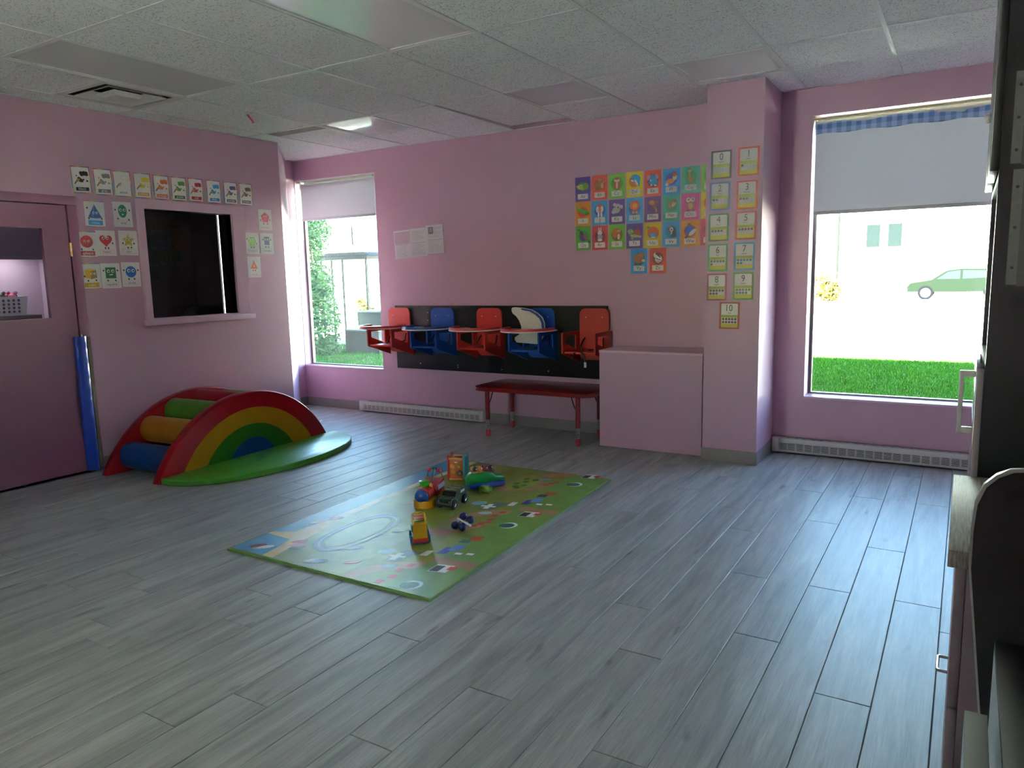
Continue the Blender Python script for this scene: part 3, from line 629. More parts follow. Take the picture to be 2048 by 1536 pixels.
for k, (word, y, z, tl, col, solid) in enumerate(SHP):
    card('shape_card', 'white shape card showing a smiling %s with little arms and feet' % CN[word], 'shape cards around the interior window', (XL + .0005 + (.0012 if word in ('heart', 'square') else 0), y, z), ROT_LEFT, .156, .195, tl * .6, '#e2e0dd', shape_card(word, col, solid))

# alphabet animal cards
P_, R_, G_, Y_, B_, T_, O_, PK, LB = '#4a2f7a', '#b8402c', '#5f9a26', '#c2ac16', '#1f7fc0', '#2a8a78', '#c27d1a', '#b83f86', '#3a8fc4'
def ev(a, x, y, r=.035, g=.05):
    for s_ in (-1, 1): a.e('#eeeeea', x + s_ * g, y, r); a.e(K, x + s_ * g, y, r * .55)
ART = {
 'Aa': (P_, 'green reptile', lambda a: (a.e('#2f7a2a', 0, .16, .3, .24), a.e('#93a838', -.1, .12, .26, .15, -.4), a.p('#b9b35a', (-.44, .2), (-.2, .22), (-.1, .02), (-.26, .0)), a.e('#5f8a2a', .2, .16, .17, .2, .4), ev(a, -.1, .24))),
 'Bb': (R_, 'brown bear', lambda a: (a.e('#7a2418', 0, .16, .33), a.e('#7a5228', -.06, .1, .25, .28), a.e('#85592c', .02, .42, .15, .13), a.e('#6a4420', -.12, -.04, .17, .13), a.e('#c8a878', .16, .1, .09, .16), a.e('#c8a070', .24, .3, .05), ev(a, .03, .44, .03, .05))),
 'Cc': (G_, 'red and white cat', lambda a: (a.e('#1f6a28', 0, .14, .36), a.e('#b04a3a', 0, .06, .2, .25), a.e('#e0d4c4', 0, .34, .17, .13), a.e('#9a3a2a', 0, .42, .15, .07), a.e('#e0d8cc', 0, .04, .06, .18), a.p('#c08a5a', (-.15, .42), (-.17, .56), (-.05, .47)), a.p('#c08a5a', (.15, .42), (.17, .56), (.05, .47)), ev(a, 0, .34, .03, .07))),
 'Dd': (Y_, 'blue dolphin', lambda a: (a.e('#b0602a', -.02, .16, .32), a.e('#2586c0', .08, .32, .28, .2, -.4), a.e('#2586c0', .2, .1, .1, .22, .25), a.e('#dfe6ea', .1, .1, .06, .2, .5), a.e('#dfe6ea', -.14, .2, .1, .05, -.4))),
 'Ee': (R_, 'blue elephant', lambda a: (a.e('#6a1f18', 0, .12, .33), a.e('#a88aa8', -.24, .32, .12, .14), a.e('#a88aa8', .22, .32, .12, .14), a.e('#2f7aa8', 0, .3, .17, .18), a.e('#2f86b4', .04, .06, .26, .17), a.e('#dde4e6', -.12, .16, .04), a.e('#dde4e6', -.08, -.1, .06, .05), a.e('#dde4e6', .14, -.12, .07, .04))),
 'Ff': (B_, 'orange fox', lambda a: (a.e('#1f3a8a', -.02, .14, .34), a.e('#b8622a', -.08, .02, .26, .14, .2), a.e('#e4ddd6', -.26, -.14, .09, .1), a.e('#e4ddd6', .18, .22, .13, .16), a.e('#bb5a26', .16, .38, .12, .12), a.p('#bb5a26', (.06, .42), (.06, .56), (.14, .48)), a.p('#bb5a26', (.26, .42), (.27, .56), (.18, .48)), ev(a, .16, .38, .022, .05))),
 'Gg': (T_, 'yellow giraffe', lambda a: (a.e('#1f6a38', 0, .14, .34), a.e('#c49a4a', -.06, .2, .06, .26), a.e('#c49a4a', .04, -.06, .17, .1, -.3), a.e('#cfae70', -.06, .46, .1, .11), a.e('#8a5a3a', -.06, .56, .06, .04), ev(a, -.06, .46, .022, .05))),
 'Hh': (G_, 'pink and green animal', lambda a: (a.e('#2f7a2a', 0, .1, .34), a.e('#b08a7a', 0, .3, .22, .2), a.e('#9a7868', 0, .04, .24, .18), ev(a, 0, .34, .03, .08))),
 'Ii': (O_, 'green lizard', lambda a: (a.e('#b84a22', -.02, .1, .34, .3), a.e('#3a8a2a', .04, .14, .4, .12, -.3), a.e('#4a9a32', -.28, .3, .15, .1, -.2), a.e('#1f5a1a', .26, .0, .14, .08, -.2), ev(a, -.26, .33, .022, .04))),
 'Jj': (LB, 'white and orange jellyfish', lambda a: (a.e('#1f3f86', 0, .12, .33), a.e('#b8552e', 0, .32, .17, .2), a.e('#e8e4e2', -.14, .2, .1, .18), a.e('#e8e4e2', .14, .2, .1, .18), a.e('#c47a5a', 0, .16, .08, .17), a.e('#ebe8e6', -.08, -.1, .06, .16), a.e('#ebe8e6', .1, -.1, .06, .16))),
 'Kk': (P_, 'grey koala', lambda a: (a.e('#2a2440', 0, .14, .3), a.e('#a8a8a4', -.04, .1, .24, .18), a.e('#b4b4b0', .06, .3, .17, .15), a.e('#c8bcc0', -.14, .4, .1, .1), a.e('#c8bcc0', .28, .26, .09, .11), a.e('#b4b4b0', -.2, .0, .13, .11), a.e('#20202a', .08, .24, .04, .06), ev(a, .08, .32, .025, .07))),
 'Ll': (LB, 'orange lion', lambda a: (a.e('#2a4a8a', 0, .08, .34), a.e('#b8571e', 0, .28, .29, .28), a.e('#d08a3a', .02, .26, .15, .14), a.e('#d09a5a', -.08, -.1, .08, .09), a.e('#d09a5a', .12, -.1, .08, .09), ev(a, .02, .3, .022, .06))),
 'Mm': ('#5a2a6a', 'brown monkey', lambda a: (a.e('#3f1a5a', 0, .06, .32), a.e('#8a5a34', .08, .2, .1, .26, .4), a.e('#c8965a', -.04, .36, .16, .13), a.e('#8a5a34', .24, .38, .06, .1), a.e('#8a5a34', -.22, .38, .06, .07), a.e('#c8965a', .2, -.06, .05, .14), ev(a, -.04, .39, .022, .05))),
 'Nn': (T_, 'brown bird', lambda a: (a.e('#1f6a40', 0, .14, .35), a.e('#8a6a4a', .06, .16, .25, .14, .6), a.e('#c8a88a', .14, .16, .16, .1, .7), a.e('#7a4a34', .2, .36, .1, .1), a.p('#6a5030', (-.2, .36), (-.28, .4), (0, .1), (.04, .16)))),
 'Oo': (PK, 'brown owl', lambda a: (a.e('#8a2a6a', 0, .16, .35), a.e('#7a3a34', 0, .14, .22, .32), a.e('#a8906a', 0, .04, .13, .18), a.e('#ece8e2', -.12, .36, .13), a.e('#ece8e2', .12, .36, .13), a.e(K, -.1, .36, .05), a.e(K, .13, .37, .05), a.p('#7a4a1a', (-.05, .27), (.05, .27), (0, .18)), a.e('#4a1a2a', -.14, -.2, .12, .05), a.e('#4a1a2a', .16, -.18, .1, .04))),
 'Pp': (Y_, 'red and orange bird', lambda a: (a.e('#b8562a', 0, .12, .34), a.e('#c03a2a', 0, .2, .2, .26), a.e('#d08a3a', 0, .02, .18, .14), ev(a, 0, .36, .03, .07))),
 'Qq': ('#4f8a2a', 'dark blue and pink bird', lambda a: (a.e('#1f7a3a', .02, .1, .33), a.e('#3a2f6a', -.04, .04, .18, .22, .4), a.e('#b0505a', .14, .06, .16, .1, -.7), a.e('#20202e', -.12, .3, .09, .14, .6), a.e(K, -.28, .48, .06, .05), a.e('#16281a', .36, -.2, .05, .12, .5))),
 'Rr': ('#a83038', 'white rabbit', lambda a: (a.e('#5a1a1e', 0, .08, .34), a.e('#cfcac8', 0, .28, .15, .14), a.e('#cfcac8', -.06, .48, .04, .12), a.e('#cfcac8', .06, .48, .04, .12), a.e('#8a9aa8', 0, .04, .16, .16), a.e('#d8d2ce', 0, -.12, .15, .08), ev(a, 0, .3, .028, .07))),
 'Ss': (G_, 'brown squirrel', lambda a: (a.e('#4a3a1a', 0, .12, .35), a.e('#a85a2a', -.14, .2, .17, .28), a.e('#7a4420', .12, .06, .13, .22), a.e('#e0d0b4', .1, .0, .08, .17), a.e('#b87a44', .1, .32, .12, .11), ev(a, .12, .34, .025, .05))),
 'Tt': (P_, 'green turtle', lambda a: (a.e('#3f3a7a', 0, .08, .33), a.e('#8a3a2a', .14, .18, .23, .2), a.e('#7a9a44', -.24, .24, .17, .16), a.e('#a8b468', .02, .0, .3, .08, -.1), a.e('#7f9a48', -.14, -.12, .08, .09), a.e('#8fa858', .32, -.04, .1, .07), ev(a, -.26, .28, .04, .1))),
 'Uu': (Y_, 'blue fish in an orange circle', lambda a: (a.e('#c0602a', .04, .14, .34), a.e('#2f7ab4', .04, -.02, .24, .14), a.e('#4a94c4', .0, .02, .14, .07), a.e('#d8c89a', .04, -.12, .14, .05), a.e('#3a7a6a', -.24, .44, .09, .06))),
 'Vv': (LB, 'black and white vulture', lambda a: (a.e('#1f6f9a', 0, .12, .34), a.p('#2a2a30', (-.14, .3), (.2, .34), (.3, -.16), (.06, -.2)), a.e('#e0dac8', .02, .24, .1, .11), a.e('#2a2a30', .02, .24, .05), a.e('#a86a5a', -.1, .42, .1, .08), a.e('#c8b078', .02, .08, .05, .12))),
 'Ww': (O_, 'blue and white whale', lambda a: (a.e('#9a4a1e', 0, .12, .34), a.e('#24489a', -.04, .18, .26, .26), a.e('#dfe2e8', .14, .06, .26, .11, .7), a.e('#1a2f6a', -.2, -.18, .1, .05, .5), a.e(K, -.06, .5, .07, .05))),
 'Xx': ('#a82a44', 'grey fish', lambda a: (a.e('#6a1a2e', 0, .14, .34), a.e('#6f8a96', 0, .14, .24, .15), a.p('#6f8a96', (.2, .14), (.34, .26), (.34, .02)), ev(a, -.1, .18, .03, .02))),
 'Yy': (B_, 'shaggy brown yak', lambda a: (a.e('#125a4a', .02, .12, .34), a.e('#7a4a22', -.04, .14, .32, .26), a.e('#8f5a2c', .14, .34, .17, .14), a.e('#d8c8a8', .26, .02, .1, .08), a.e('#3a2412', -.2, -.16, .07, .06), a.e('#3a2412', .1, -.16, .07, .06))),
 'Zz': (R_, 'striped zebra', lambda a: (a.e('#6a1f1c', 0, .12, .34), a.e('#e0dcd6', .04, .08, .2, .2), a.e('#cfcac4', -.14, .3, .12, .14), a.p(K, (-.1, .44), (.16, .2), (.12, .14), (-.16, .38)), a.p(K, (-.12, .14), (.2, .02), (.2, -.02), (-.12, .08)), a.p(K, (-.1, .02), (.18, -.08), (.16, -.12), (-.06, -.04)))),
}
def alpha_draw(letters):
    bg, _d, fn = ART[letters]
    def d(a):
        a.r(bg, -.493, -.69, .493, .69); fn(a)
        a.r('#dad7d4', -.33, -.56, .33, -.26, .03)
        a.r('#a9a5a5', -.29, -.415, .29, -.408)
        a.t('#1c1a20', letters if letters != 'Ii' else 'Ii', 0, -.49, .27)
    return d
rowz = (2.192, 1.977, 1.763)
for rr, names in enumerate((['Aa', 'Bb', 'Cc', 'Dd', 'Ee', 'Ff', 'Gg', 'Hh'], ['Ii', 'Jj', 'Kk', 'Ll', 'Mm', 'Nn', 'Oo', 'Pp'], ['Qq', 'Rr', 'Ss', 'Tt', 'Uu', 'Vv', 'Ww', 'Xx'])):
    for cc, nm in enumerate(names):
        card('alphabet_card', 'alphabet card lettered %s with a cartoon %s' % (nm, ART[nm][1]), 'alphabet animal cards on the pink wall', (-2.956 + .1625 * cc, YB - .0005, rowz[rr] + random.uniform(-.003, .003)), ROT_BACK, .152, .209, random.uniform(-.008, .008), '#d9d5d2', alpha_draw(nm))
for nm, x in (('Yy', -2.428), ('Zz', -2.258)):
    card('alphabet_card', 'alphabet card lettered %s with a cartoon %s in the short bottom row' % (nm, ART[nm][1]), 'alphabet animal cards on the pink wall', (x, YB - .0005, 1.549), ROT_BACK, .152, .204, 0, '#d9d5d2', alpha_draw(nm))
# number cards on the column
NUM = [('0', 'zero', -1.579, 2.213, '#2a1a3a', '#2a1a3a'), ('1', 'one', -1.384, 2.219, '#b0432c', '#7a2f2a'), ('2', 'two', -1.586, 1.991, '#2a4a86', '#15151c'), ('3', 'three', -1.391, 1.987, '#a83a2e', '#6a3028'), ('4', 'four', -1.591, 1.767, '#1f5a3a', '#15201c'), ('5', 'five', -1.395, 1.771, '#9a2f3c', '#7a1f3a'),
       ('6', 'six', -1.595, 1.547, '#2a7a50', '#3a5a34'), ('7', 'seven', -1.4, 1.551, '#2f7aa6', '#2f5f80'), ('8', 'eight', -1.598, 1.331, '#8a2f5a', '#3a1f34'), ('9', 'nine', -1.404, 1.336, '#4a7a2c', '#4a6a34'), ('10', 'ten', -1.5, 1.12, '#8a3a2c', '#4a2026')]
BC = {'0': 'dark purple', '1': 'orange red', '2': 'blue', '3': 'brick red', '4': 'dark green', '5': 'crimson', '6': 'sea green', '7': 'sky blue', '8': 'magenta', '9': 'grass green', '10': 'rust brown'}
def num_draw(n, word, col, dot):
    def d(a):
        a.r(col, -.5, -.675, .5, .675); a.r('#b4b03a', -.41, -.59, .41, .59, .06); a.r('#d6d6d0', -.41, .03, .41, .59, .06); a.r('#d6d6d0', -.41, .03, .41, .2)
        a.r('#8f9a2e', -.41, -.1, .41, .03); a.r('#d2d2cc', -.37, -.40, .37, -.1)
        for k in range(1, 5): x = -.37 + .148 * k; a.r('#a5a5a6', x - .004, -.40, x + .004, -.1)
        a.r('#a5a5a6', -.37, -.254, .37, -.246)
        for k in range(int(n)): a.e(dot, -.296 + .148 * (k % 5), -.175 - .15 * (k // 5), .058)
        a.t('#18181c', n, 0, .22, .46, .85); a.t('#222226', word, 0, .09, .13)
    return d
for n, word, x, z, col, dot in NUM:
    card('number_card', '%s bordered number card with a large %s and the word %s' % (BC[n], n, word), 'number cards on the pink column', (x, 5.5595, z), ROT_BACK, .15, .205, random.uniform(-.012, .006), '#d9d9d4', num_draw(n, word, col, dot))
# three printed sheets
def sheet_draw(seed, pinkish, pic):
    def d(a):
        rnd = random.Random(seed)
        if pinkish: a.r('#b9a0ae', -.47, .02, .47, .6)
        for blk in ((.56, .1), (-.06, -.56)):
            y = blk[0]
            while y > blk[1]:
                if not (pinkish and y > 0): a.r('#a3a0a2', -.42, y - .016, rnd.uniform(.1, .42), y)
                y -= .055
        a.r('#8f8c90', -.42, -.02, .42, .0)
        if pic: a.r('#5c5560', -.36, .26, -.08, .58); a.r('#8d8690', -.3, .34, -.14, .54)
    return d
for k, (x, z, tl, l) in enumerate(((-5.03, 1.795, .05, 'leftmost crumpled paper sheet with a pinkish upper half'), (-4.815, 1.808, .03, 'middle paper sheet of faint print between two others'), (-4.605, 1.83, .03, 'printed paper sheet with a small dark picture in its corner'))):
    card('paper_sheet', l, 'three paper sheets taped on the pink wall', (x, YB - .0005 - .001 * k, z), ROT_BACK, .212, .285, tl, '#cfccce', sheet_draw(k, k == 0, k == 2))

# ------------------------------------------------------------------ black board and wall chairs
t = thing('wall_board', 'long black board screwed on the pink wall behind the small chairs', 'board', (-3.94, YB, .835))
mb = MB(); BRD = C('#0a0a0b', .6, bump=.03); BRD.node_tree.nodes['Principled BSDF'].inputs['Specular IOR Level'].default_value = .22; mb.box(-1.215, 1.225, -.02, 0, -.33, .33, BRD, .002); mb.build('panel', t)
for x, z in ((-.78, .26), (-.78, .18), (.02, .27), (.55, .27), (.55, .2), (-.9, -.27), (-.42, -.27), (-.42, -.29), (.1, -.29), (-.76, .02), (.62, -.28)):
    mb = MB(); mb.cyl((x, -.02, z), (x, -.023, z), .006, C('#b9b6b0', .35, .8), n=8); mb.build('screw', t)
REDW = C('#b4322a', .38, var=.04); BLUEW = C('#0c4696', .38, var=.04); REDO = C('#a02a18', .45, var=.04)
EDGE = C('#d8d4cc', .4)
def crescent(rx, ry, ri, n=26):
    """tray outline in local x, y: rounded outer edge at -y, child's cut-out at +y"""
    out = [(rx * math.cos(a), -ry * math.sin(a) ** .8 if math.sin(a) > 0 else 0) for a in [PI * k / n for k in range(n + 1)]]
    tip = [(-rx, .05), (-rx + .05, .07)]
    inn = [(-ri * math.cos(a), .06 - (ri * .95) * math.sin(a)) for a in [PI * k / 14 for k in range(15)]]
    return out, tip, inn
def tray_parts(t, colr, T=None, nm='tray'):
    out, tip, inn = crescent(.245, .33, .14)
    outline = out + tip + [(p[0], p[1]) for p in inn] + [(.2, .07), (.245, .05)]
    m_ = MB(); m_.prism(outline, .006, .016, EDGE, 'z', T); tr = m_.build(nm, t)
    m_ = MB(); rim = [(p[0] * .985, p[1] * .985, .0) for p in out]
    n = len(rim); vs = []
    for x, y, z in rim: vs += [(x, y, .016), (x * .90, y * .88, .016), (x * .90, y * .88, .038), (x, y, .038)]
    fs = []
    for k in range(n - 1):
        for q in range(4): fs.append((k * 4 + q, k * 4 + (q + 1) % 4, k * 4 + 4 + (q + 1) % 4, k * 4 + 4 + q))
    fs += [(0, 3, 2, 1), tuple((n - 1) * 4 + q for q in range(4))]
    m_.add(vs, fs, colr, False, T); m_.build('tray_rim', tr)
    return tr
def wall_chair(cx, col, label, tray=None, bw=.143, yoff=0.):
    t = thing('wall_chair', label, 'chair', (cx, YB - .02, .9), group='small wooden chairs hung on the black board')
    m_ = MB(); pts = rrect(-bw, bw, -.22, .243, .055); m_.prism(pts, -.020, -.001, col); m_.build('backrest', t)
    for s_ in (-1, 1):
        x = s_ * (bw + .012); a, b = x - .008, x + .008
        m_ = MB(); m_.ring([(-.001, .045), (-.345, .045), (-.345, -.135), (-.001, -.248)], [(-.085, .012), (-.295, .012), (-.295, -.048), (-.085, -.12)], a, b, col, 'x'); m_.build('side_panel', t)
    m_ = MB(); m_.box(-bw + .004, bw - .004, -.335, -.021, -.135, -.118, col); m_.build('seat', t)
    for s_ in (-1, 1):
        m_ = MB(); m_.tube([(s_ * .09, -.022, -.02), (s_ * .1, -.05, -.05), (s_ * .11, -.07, -.09), (s_ * .08, -.12, -.112), (s_ * .03, -.2, -.114)], .008, BLACK, 6); m_.build('strap', t)
    for x in (-.08, .08):
        m_ = MB(); m_.ell((x, -.021, .165), .0055, C('#d0cdc6', .3, .8), 8, 6); m_.build('screw', t)
    if tray: tray_parts(t, tray, Matrix.Translation((.0, -.2, .044)))
    return t
wall_chair(-5.088, REDW, 'red wall chair with tray nearest the left window', REDW)
wall_chair(-4.525, BLUEW, 'blue wall chair with its own blue rimmed tray', BLUEW)
wall_chair(-3.960, REDW, 'red wall chair with tray between the two blue chairs', REDW)
wall_chair(-3.385, BLUEW, 'blue wall chair with a red rimmed tray and loose white tray', REDW)
t5 = wall_chair(-2.838, REDO, 'red wall chair without a tray beside the pink box', None)
mb = MB(); mb.tube([(-.03, -.345, -.12), (-.05, -.35, -.15), (-.04, -.35, -.19)], .008, BLACK, 6); mb.build('hanging_strap', t5); mb = MB(); mb.tube([(.03, -.345, -.12), (.06, -.352, -.14), (.07, -.352, -.2)], .008, BLACK, 6); mb.build('hanging_strap', t5)
mb = MB(); mb.box(.062, .082, -.36, -.352, -.245, -.2, C('#cfcfcc', .4)); mb.build('care_label', t5)
# loose tray standing on edge in the fourth chair
t = thing('chair_tray', 'loose white tray with blue rim standing upright in the fourth chair', 'tray', (-3.40, 5.865, .9))
TP = [(-.181, .247), (-.171, .259), (-.147, .262), (-.065, .256), (.028, .242), (.093, .211), (.139, .172), (.159, .126), (.163, .075), (.148, .006), (.108, -.065), (.074, -.071), (-.134, -.062), (-.154, -.036), (-.15, -.013), (-.105, .012), (-.077, .047), (-.083, .094), (-.102, .14), (-.135, .181), (-.169, .204), (-.18, .227)]
mb = MB(); mb.prism(TP, 0, .016, C('#d6d2c8', .4)); tb = mb.build('board', t)
RO = TP[3:10]; RI = [(-.068, .240), (.018, .226), (.078, .196), (.122, .160), (.139, .120), (.143, .075), (.130, .010)]
mb = MB(); mb.prism([(p[0] * .985, p[1] - .004) for p in RO] + RI[::-1], -.016, 0, C('#123a80', .4)); mb.build('tray_rim', tb)
t.location = (-3.40, 5.865, .9)

# ------------------------------------------------------------------ red table, pink box, heaters
REDT = C('#6e0b0e', .3, coat=.15, var=.05)
t = thing('play_table', 'low red rectangular plastic table with adjustable legs under the black board', 'table', (-3.20, 5.775, 0))
mb = MB(); top = rrect(-.605, .585, -.29, .29, .11, 7); n = len(top)
def sc(p, k): return (p[0] - math.copysign(k, p[0]), p[1] - math.copysign(k, p[1]))
lv = [(.0, .428), (-.006, .434), (-.006, .455), (.0, .462), (.012, .465)]
vs = [];
for ins, z in lv: vs += [(*sc(p, ins), z) for p in top]
fs = [(a * n + k, a * n + (k + 1) % n, (a + 1) * n + (k + 1) % n, (a + 1) * n + k) for a in range(len(lv) - 1) for k in range(n)] + [list(range(n))[::-1], list(range((len(lv) - 1) * n, len(lv) * n))]
mb.add(vs, fs, REDT, True); mb.build('tabletop', t)
for x, y in ((-.48, -.205), (.435, -.205), (-.485, .235), (.43, .235)):
    mb = MB(); mb.cyl((x, y, .155), (x, y, .43), .0215, REDT, n=16); lg = mb.build('leg', t)
    mb = MB(); mb.cyl((x, y, .06), (x, y, .156), .019, C('#d9d7d0', .2, 1.), n=14)
    for q in range(3): mb.cyl((x + .013 * math.cos(-1.2 + q), y + .013 * math.sin(-1.9), .075 + .025 * q), (x, y - .0195, .075 + .025 * q), .004, BLACK, n=6)
    mb.build('leg_tube', lg)
    mb = MB(); mb.lathe([(0, 0), (.018, 0), (.0235, .006), (.0235, .055), (.019, .064), (0, .064)], C('#86101a', .35), 14, Matrix.Translation((x, y, 0))); mb.build('foot', lg)
    mb = MB(); s_ = -1 if x > 0 else 1; mb.tube([(x + s_ * .02, y, .31), (x + s_ * .035, y, .34), (x + s_ * .065, y, .428)], .005, BLACK, 6); mb.build('brace', lg)
mb = MB(); mb.box(-.42, -.3, -.05, .05, .4651, .4656, C('#a85048', .5)); mb.build('sticker', t)
t = thing('boxed_cover', 'plain pink painted box standing between the red table and the column', 'box', (-2.163, 5.872, 0))
mb = MB(); mb.box(-.437, .437, -.22, .22, .004, .80, PINK); mb.build('front', t)
mb = MB(); mb.box(-.440, .440, -.223, .22, .80, .818, PINKTRIM); mb.build('top', t)
HW = C('#c9c6c2', .4, var=.02)
def heater(name, label, x0, x1, y, h, grp_w=.062):
    t = thing(name, label, 'heater', ((x0 + x1) / 2, y, 0)); w2 = (x1 - x0) / 2; d = .065
    m_ = MB(); m_.box(-w2, -w2 + .05, -d, 0, .012, h, HW, .003); m_.box(w2 - .05, w2, -d, 0, .012, h, HW, .003); m_.box(-w2 + .05, w2 - .05, -.02, 0, .012, h, HW); m_.box(-w2 + .05, w2 - .05, -d, -.02, .012, .016, HW)
    m_.box(-w2 + .05, w2 - .05, -d, -d + .003, .012, .03, HW); m_.box(-w2 + .05, w2 - .05, -d, -d + .003, h * .68, h - .004, HW); m_.box(-w2 + .05, w2 - .05, -.026, 0, h - .004, h, HW); m_.box(-w2 + .05, w2 - .05, -d, -d + .012, h - .004, h, HW)
    m_.build('casing', t)
    m_ = MB(); m_.box(-w2 + .05, w2 - .05, -.03, -.021, .02, h - .01, C('#2e2b2a', .8)); m_.build('heating_fins', t)  # dark sheet behind the grille, its colour standing for shade in the slots
    m_ = MB(); x = -w2 + .05; zt = h * .68; rows = 6
    while x < w2 - .05:
        m_.box(x, x + .012, -d, -d + .003, .03, zt, HW); m_.box(x, x + .012, -d, -.0, h - .004, h, HW); x += grp_w
    for k in range(rows + 1):
        z = .03 + (zt - .03) * k / rows; m_.box(-w2 + .05, w2 - .05, -d, -d + .003, z - .0022, z + .0022, HW)
    m_.build('grille', t)
    return t
heater('baseboard_heater', 'white baseboard heater under the black board beside the red table', -5.69, -4.045, YB - .001, .118)
heater('baseboard_heater', 'white baseboard heater under the right window', -1.27, .672, YB - .001, .125)

# ------------------------------------------------------------------ soft play rainbow
t = thing('soft_play_rainbow', 'soft play rainbow arch climber with coloured rollers and green mat', 'soft play', (-4.948, 3.158, 0), (0, 0, math.radians(92.82)))
VR = dict(rough=.36, bump=.04, nscale=9, var=.05, spec=.2)
RED, YEL, GRN, BLU = C('#7a0812', **VR), C('#946f08', **VR), C('#235f14', **VR), C('#0c3c72', **VR)
def seg(c, r, zc, z0=0., n=40):
    a = math.acos((z0 - zc) / r) if zc < z0 else PI - math.acos((zc - z0) / r)
    return [(c + r * math.sin(-a + 2 * a * k / n), zc + r * math.cos(-a + 2 * a * k / n)) for k in range(n + 1)]
def foam(c, r, zc, y0, y1, mat, e=.012):
    m_ = MB(); secs = [(y0, e), (y0 + e * .4, e * .3), (y0 + e, 0), (y1 - e, 0), (y1 - e * .4, e * .3), (y1, e)]
    vs = []; n = 41
    for y, ins in secs: vs += [(x, y, max(z, 0)) for x, z in seg(c, r - ins, zc)]
    fs = [(a * n + k, a * n + (k + 1) % n, (a + 1) * n + (k + 1) % n, (a + 1) * n + k) for a in range(5) for k in range(n)] + [list(range(n))[::-1], list(range(5 * n, 6 * n))]
    return m_.add(vs, fs, mat, True)
foam(.86, .995, -.44, 0, .085, RED).build('front_panel', t)
foam(.86, .995, -.44, .60, .685, RED).build('back_panel', t)
for nm, c, r, zc, y, mt in (('yellow_band', .857, .784, -.361, -.003, YEL), ('green_band', .845, .534, -.244, -.006, GRN), ('blue_centre', .852, .257, -.079, -.009, BLU)):
    m_ = MB(); m_.prism(seg(c, r, zc), y, .01, mt); m_.build(nm, t)
for k, (th, mt) in enumerate(((-50.5, 'b'), (-33.5, 'y'), (-17, 'g'), (0, 'r'), (17, 'g'), (33.5, 'y'), (50.5, 'b'))):
    a = math.radians(th); x = .86 + .882 * math.sin(a); z = -.44 + .882 * math.cos(a)
    m_ = MB(); m_.cyl((x, .08, z), (x, .605, z), .105, {'b': C('#0b386a', **VR), 'y': C('#8a5f14', **VR), 'g': C('#3f6f1c', **VR), 'r': C('#7a101a', **VR)}[mt], n=28); m_.build('roller', t)
m_ = MB(); n = 40; out = [(.895 - .915 * math.cos(PI * k / n), -.012 - .575 * math.sin(PI * k / n) ** .85) for k in range(n + 1)]
secs = [(0, .008), (.006, 0), (.038, 0), (.045, .008)]; vs = []
for z, ins in secs: vs += [(.895 + (x - .895) * (1 - ins), (y if y > -.02 else y + ins), z) for x, y in out]
q = n + 1; fs = [(a * q + k, a * q + (k + 1) % q, (a + 1) * q + (k + 1) % q, (a + 1) * q + k) for a in range(3) for k in range(q)] + [list(range(q))[::-1], list(range(3 * q, 4 * q))]
def vinyl_mat():
    m, tt, b = new_mat('green_vinyl'); N = tt.nodes.new; L = tt.links.new
    tc = N('ShaderNodeTexCoord'); mp = N('ShaderNodeMapping'); mp.inputs['Scale'].default_value = (3, 22, 1); mp.inputs['Rotation'].default_value = (0, 0, .5); L(tc.outputs['Object'], mp.inputs[0])
    n_ = N('ShaderNodeTexNoise'); n_.inputs['Scale'].default_value = 1.3; n_.inputs['Detail'].default_value = 2; L(mp.outputs[0], n_.inputs['Vector'])
    b.inputs['Base Color'].default_value = lin('#3f8a24') + (1,); b.inputs['Roughness'].default_value = .34
    bp = N('ShaderNodeBump'); bp.inputs['Strength'].default_value = .35; bp.inputs['Distance'].default_value = .006; L(n_.outputs['Fac'], bp.inputs['Height']); L(bp.outputs[0], b.inputs['Normal']); return m
m_.add(vs, fs, vinyl_mat(), True); m_.build('floor_mat', t)

# ------------------------------------------------------------------ printed play mat
def mat_surface(hexv):
    k = 'mat' + hexv
    if k in _mats: return _mats[k]
    m, tt, b = new_mat('mat_print_' + hexv.strip('#')); N = tt.nodes.new; L = tt.links.new; c = tuple(x * 1.3 for x in lin(hexv))
    tc = N('ShaderNodeTexCoord'); n_ = N('ShaderNodeTexNoise'); n_.inputs['Scale'].default_value = 9; n_.inputs['Detail'].default_value = 4; L(tc.outputs['Object'], n_.inputs['Vector'])
    r = N('ShaderNodeValToRGB'); r.color_ramp.elements[0].position = .3; r.color_ramp.elements[1].position = .7; r.color_ramp.elements[0].color = tuple(x * .88 for x in c) + (1,); r.color_ramp.elements[1].color = tuple(min(1, x * 1.1) for x in c) + (1,)
    L(n_.outputs['Fac'], r.inputs[0]); L(r.outputs[0], b.inputs['Base Color']); b.inputs['Roughness'].default_value = .27; b.inputs['Specular IOR Level'].default_value = .6
    wv = N('ShaderNodeTexWave'); wv.wave_type = 'BANDS'; wv.bands_direction = 'X'; wv.inputs['Scale'].default_value = 42; L(tc.outputs['Object'], wv.inputs['Vector'])
    w2 = N('ShaderNodeTexWave'); w2.bands_direction = 'Y'; w2.inputs['Scale'].default_value = 30; L(tc.outputs['Object'], w2.inputs['Vector'])
    ad = N('ShaderNodeMath'); ad.operation = 'ADD'; L(wv.outputs['Fac'], ad.inputs[0]); L(w2.outputs['Fac'], ad.inputs[1])
    bp = N('ShaderNodeBump'); bp.inputs['Strength'].default_value = .3; bp.inputs['Distance'].default_value = .0015; L(ad.outputs[0], bp.inputs['Height']); L(bp.outputs[0], b.inputs['Normal'])
    _mats[k] = m; return m
Lc, Fc, Rc = Vector((-3.375, 2.49)), Vector((-1.995, 2.505)), Vector((-2.08, 4.70)); Bc = Lc + Rc - Fc
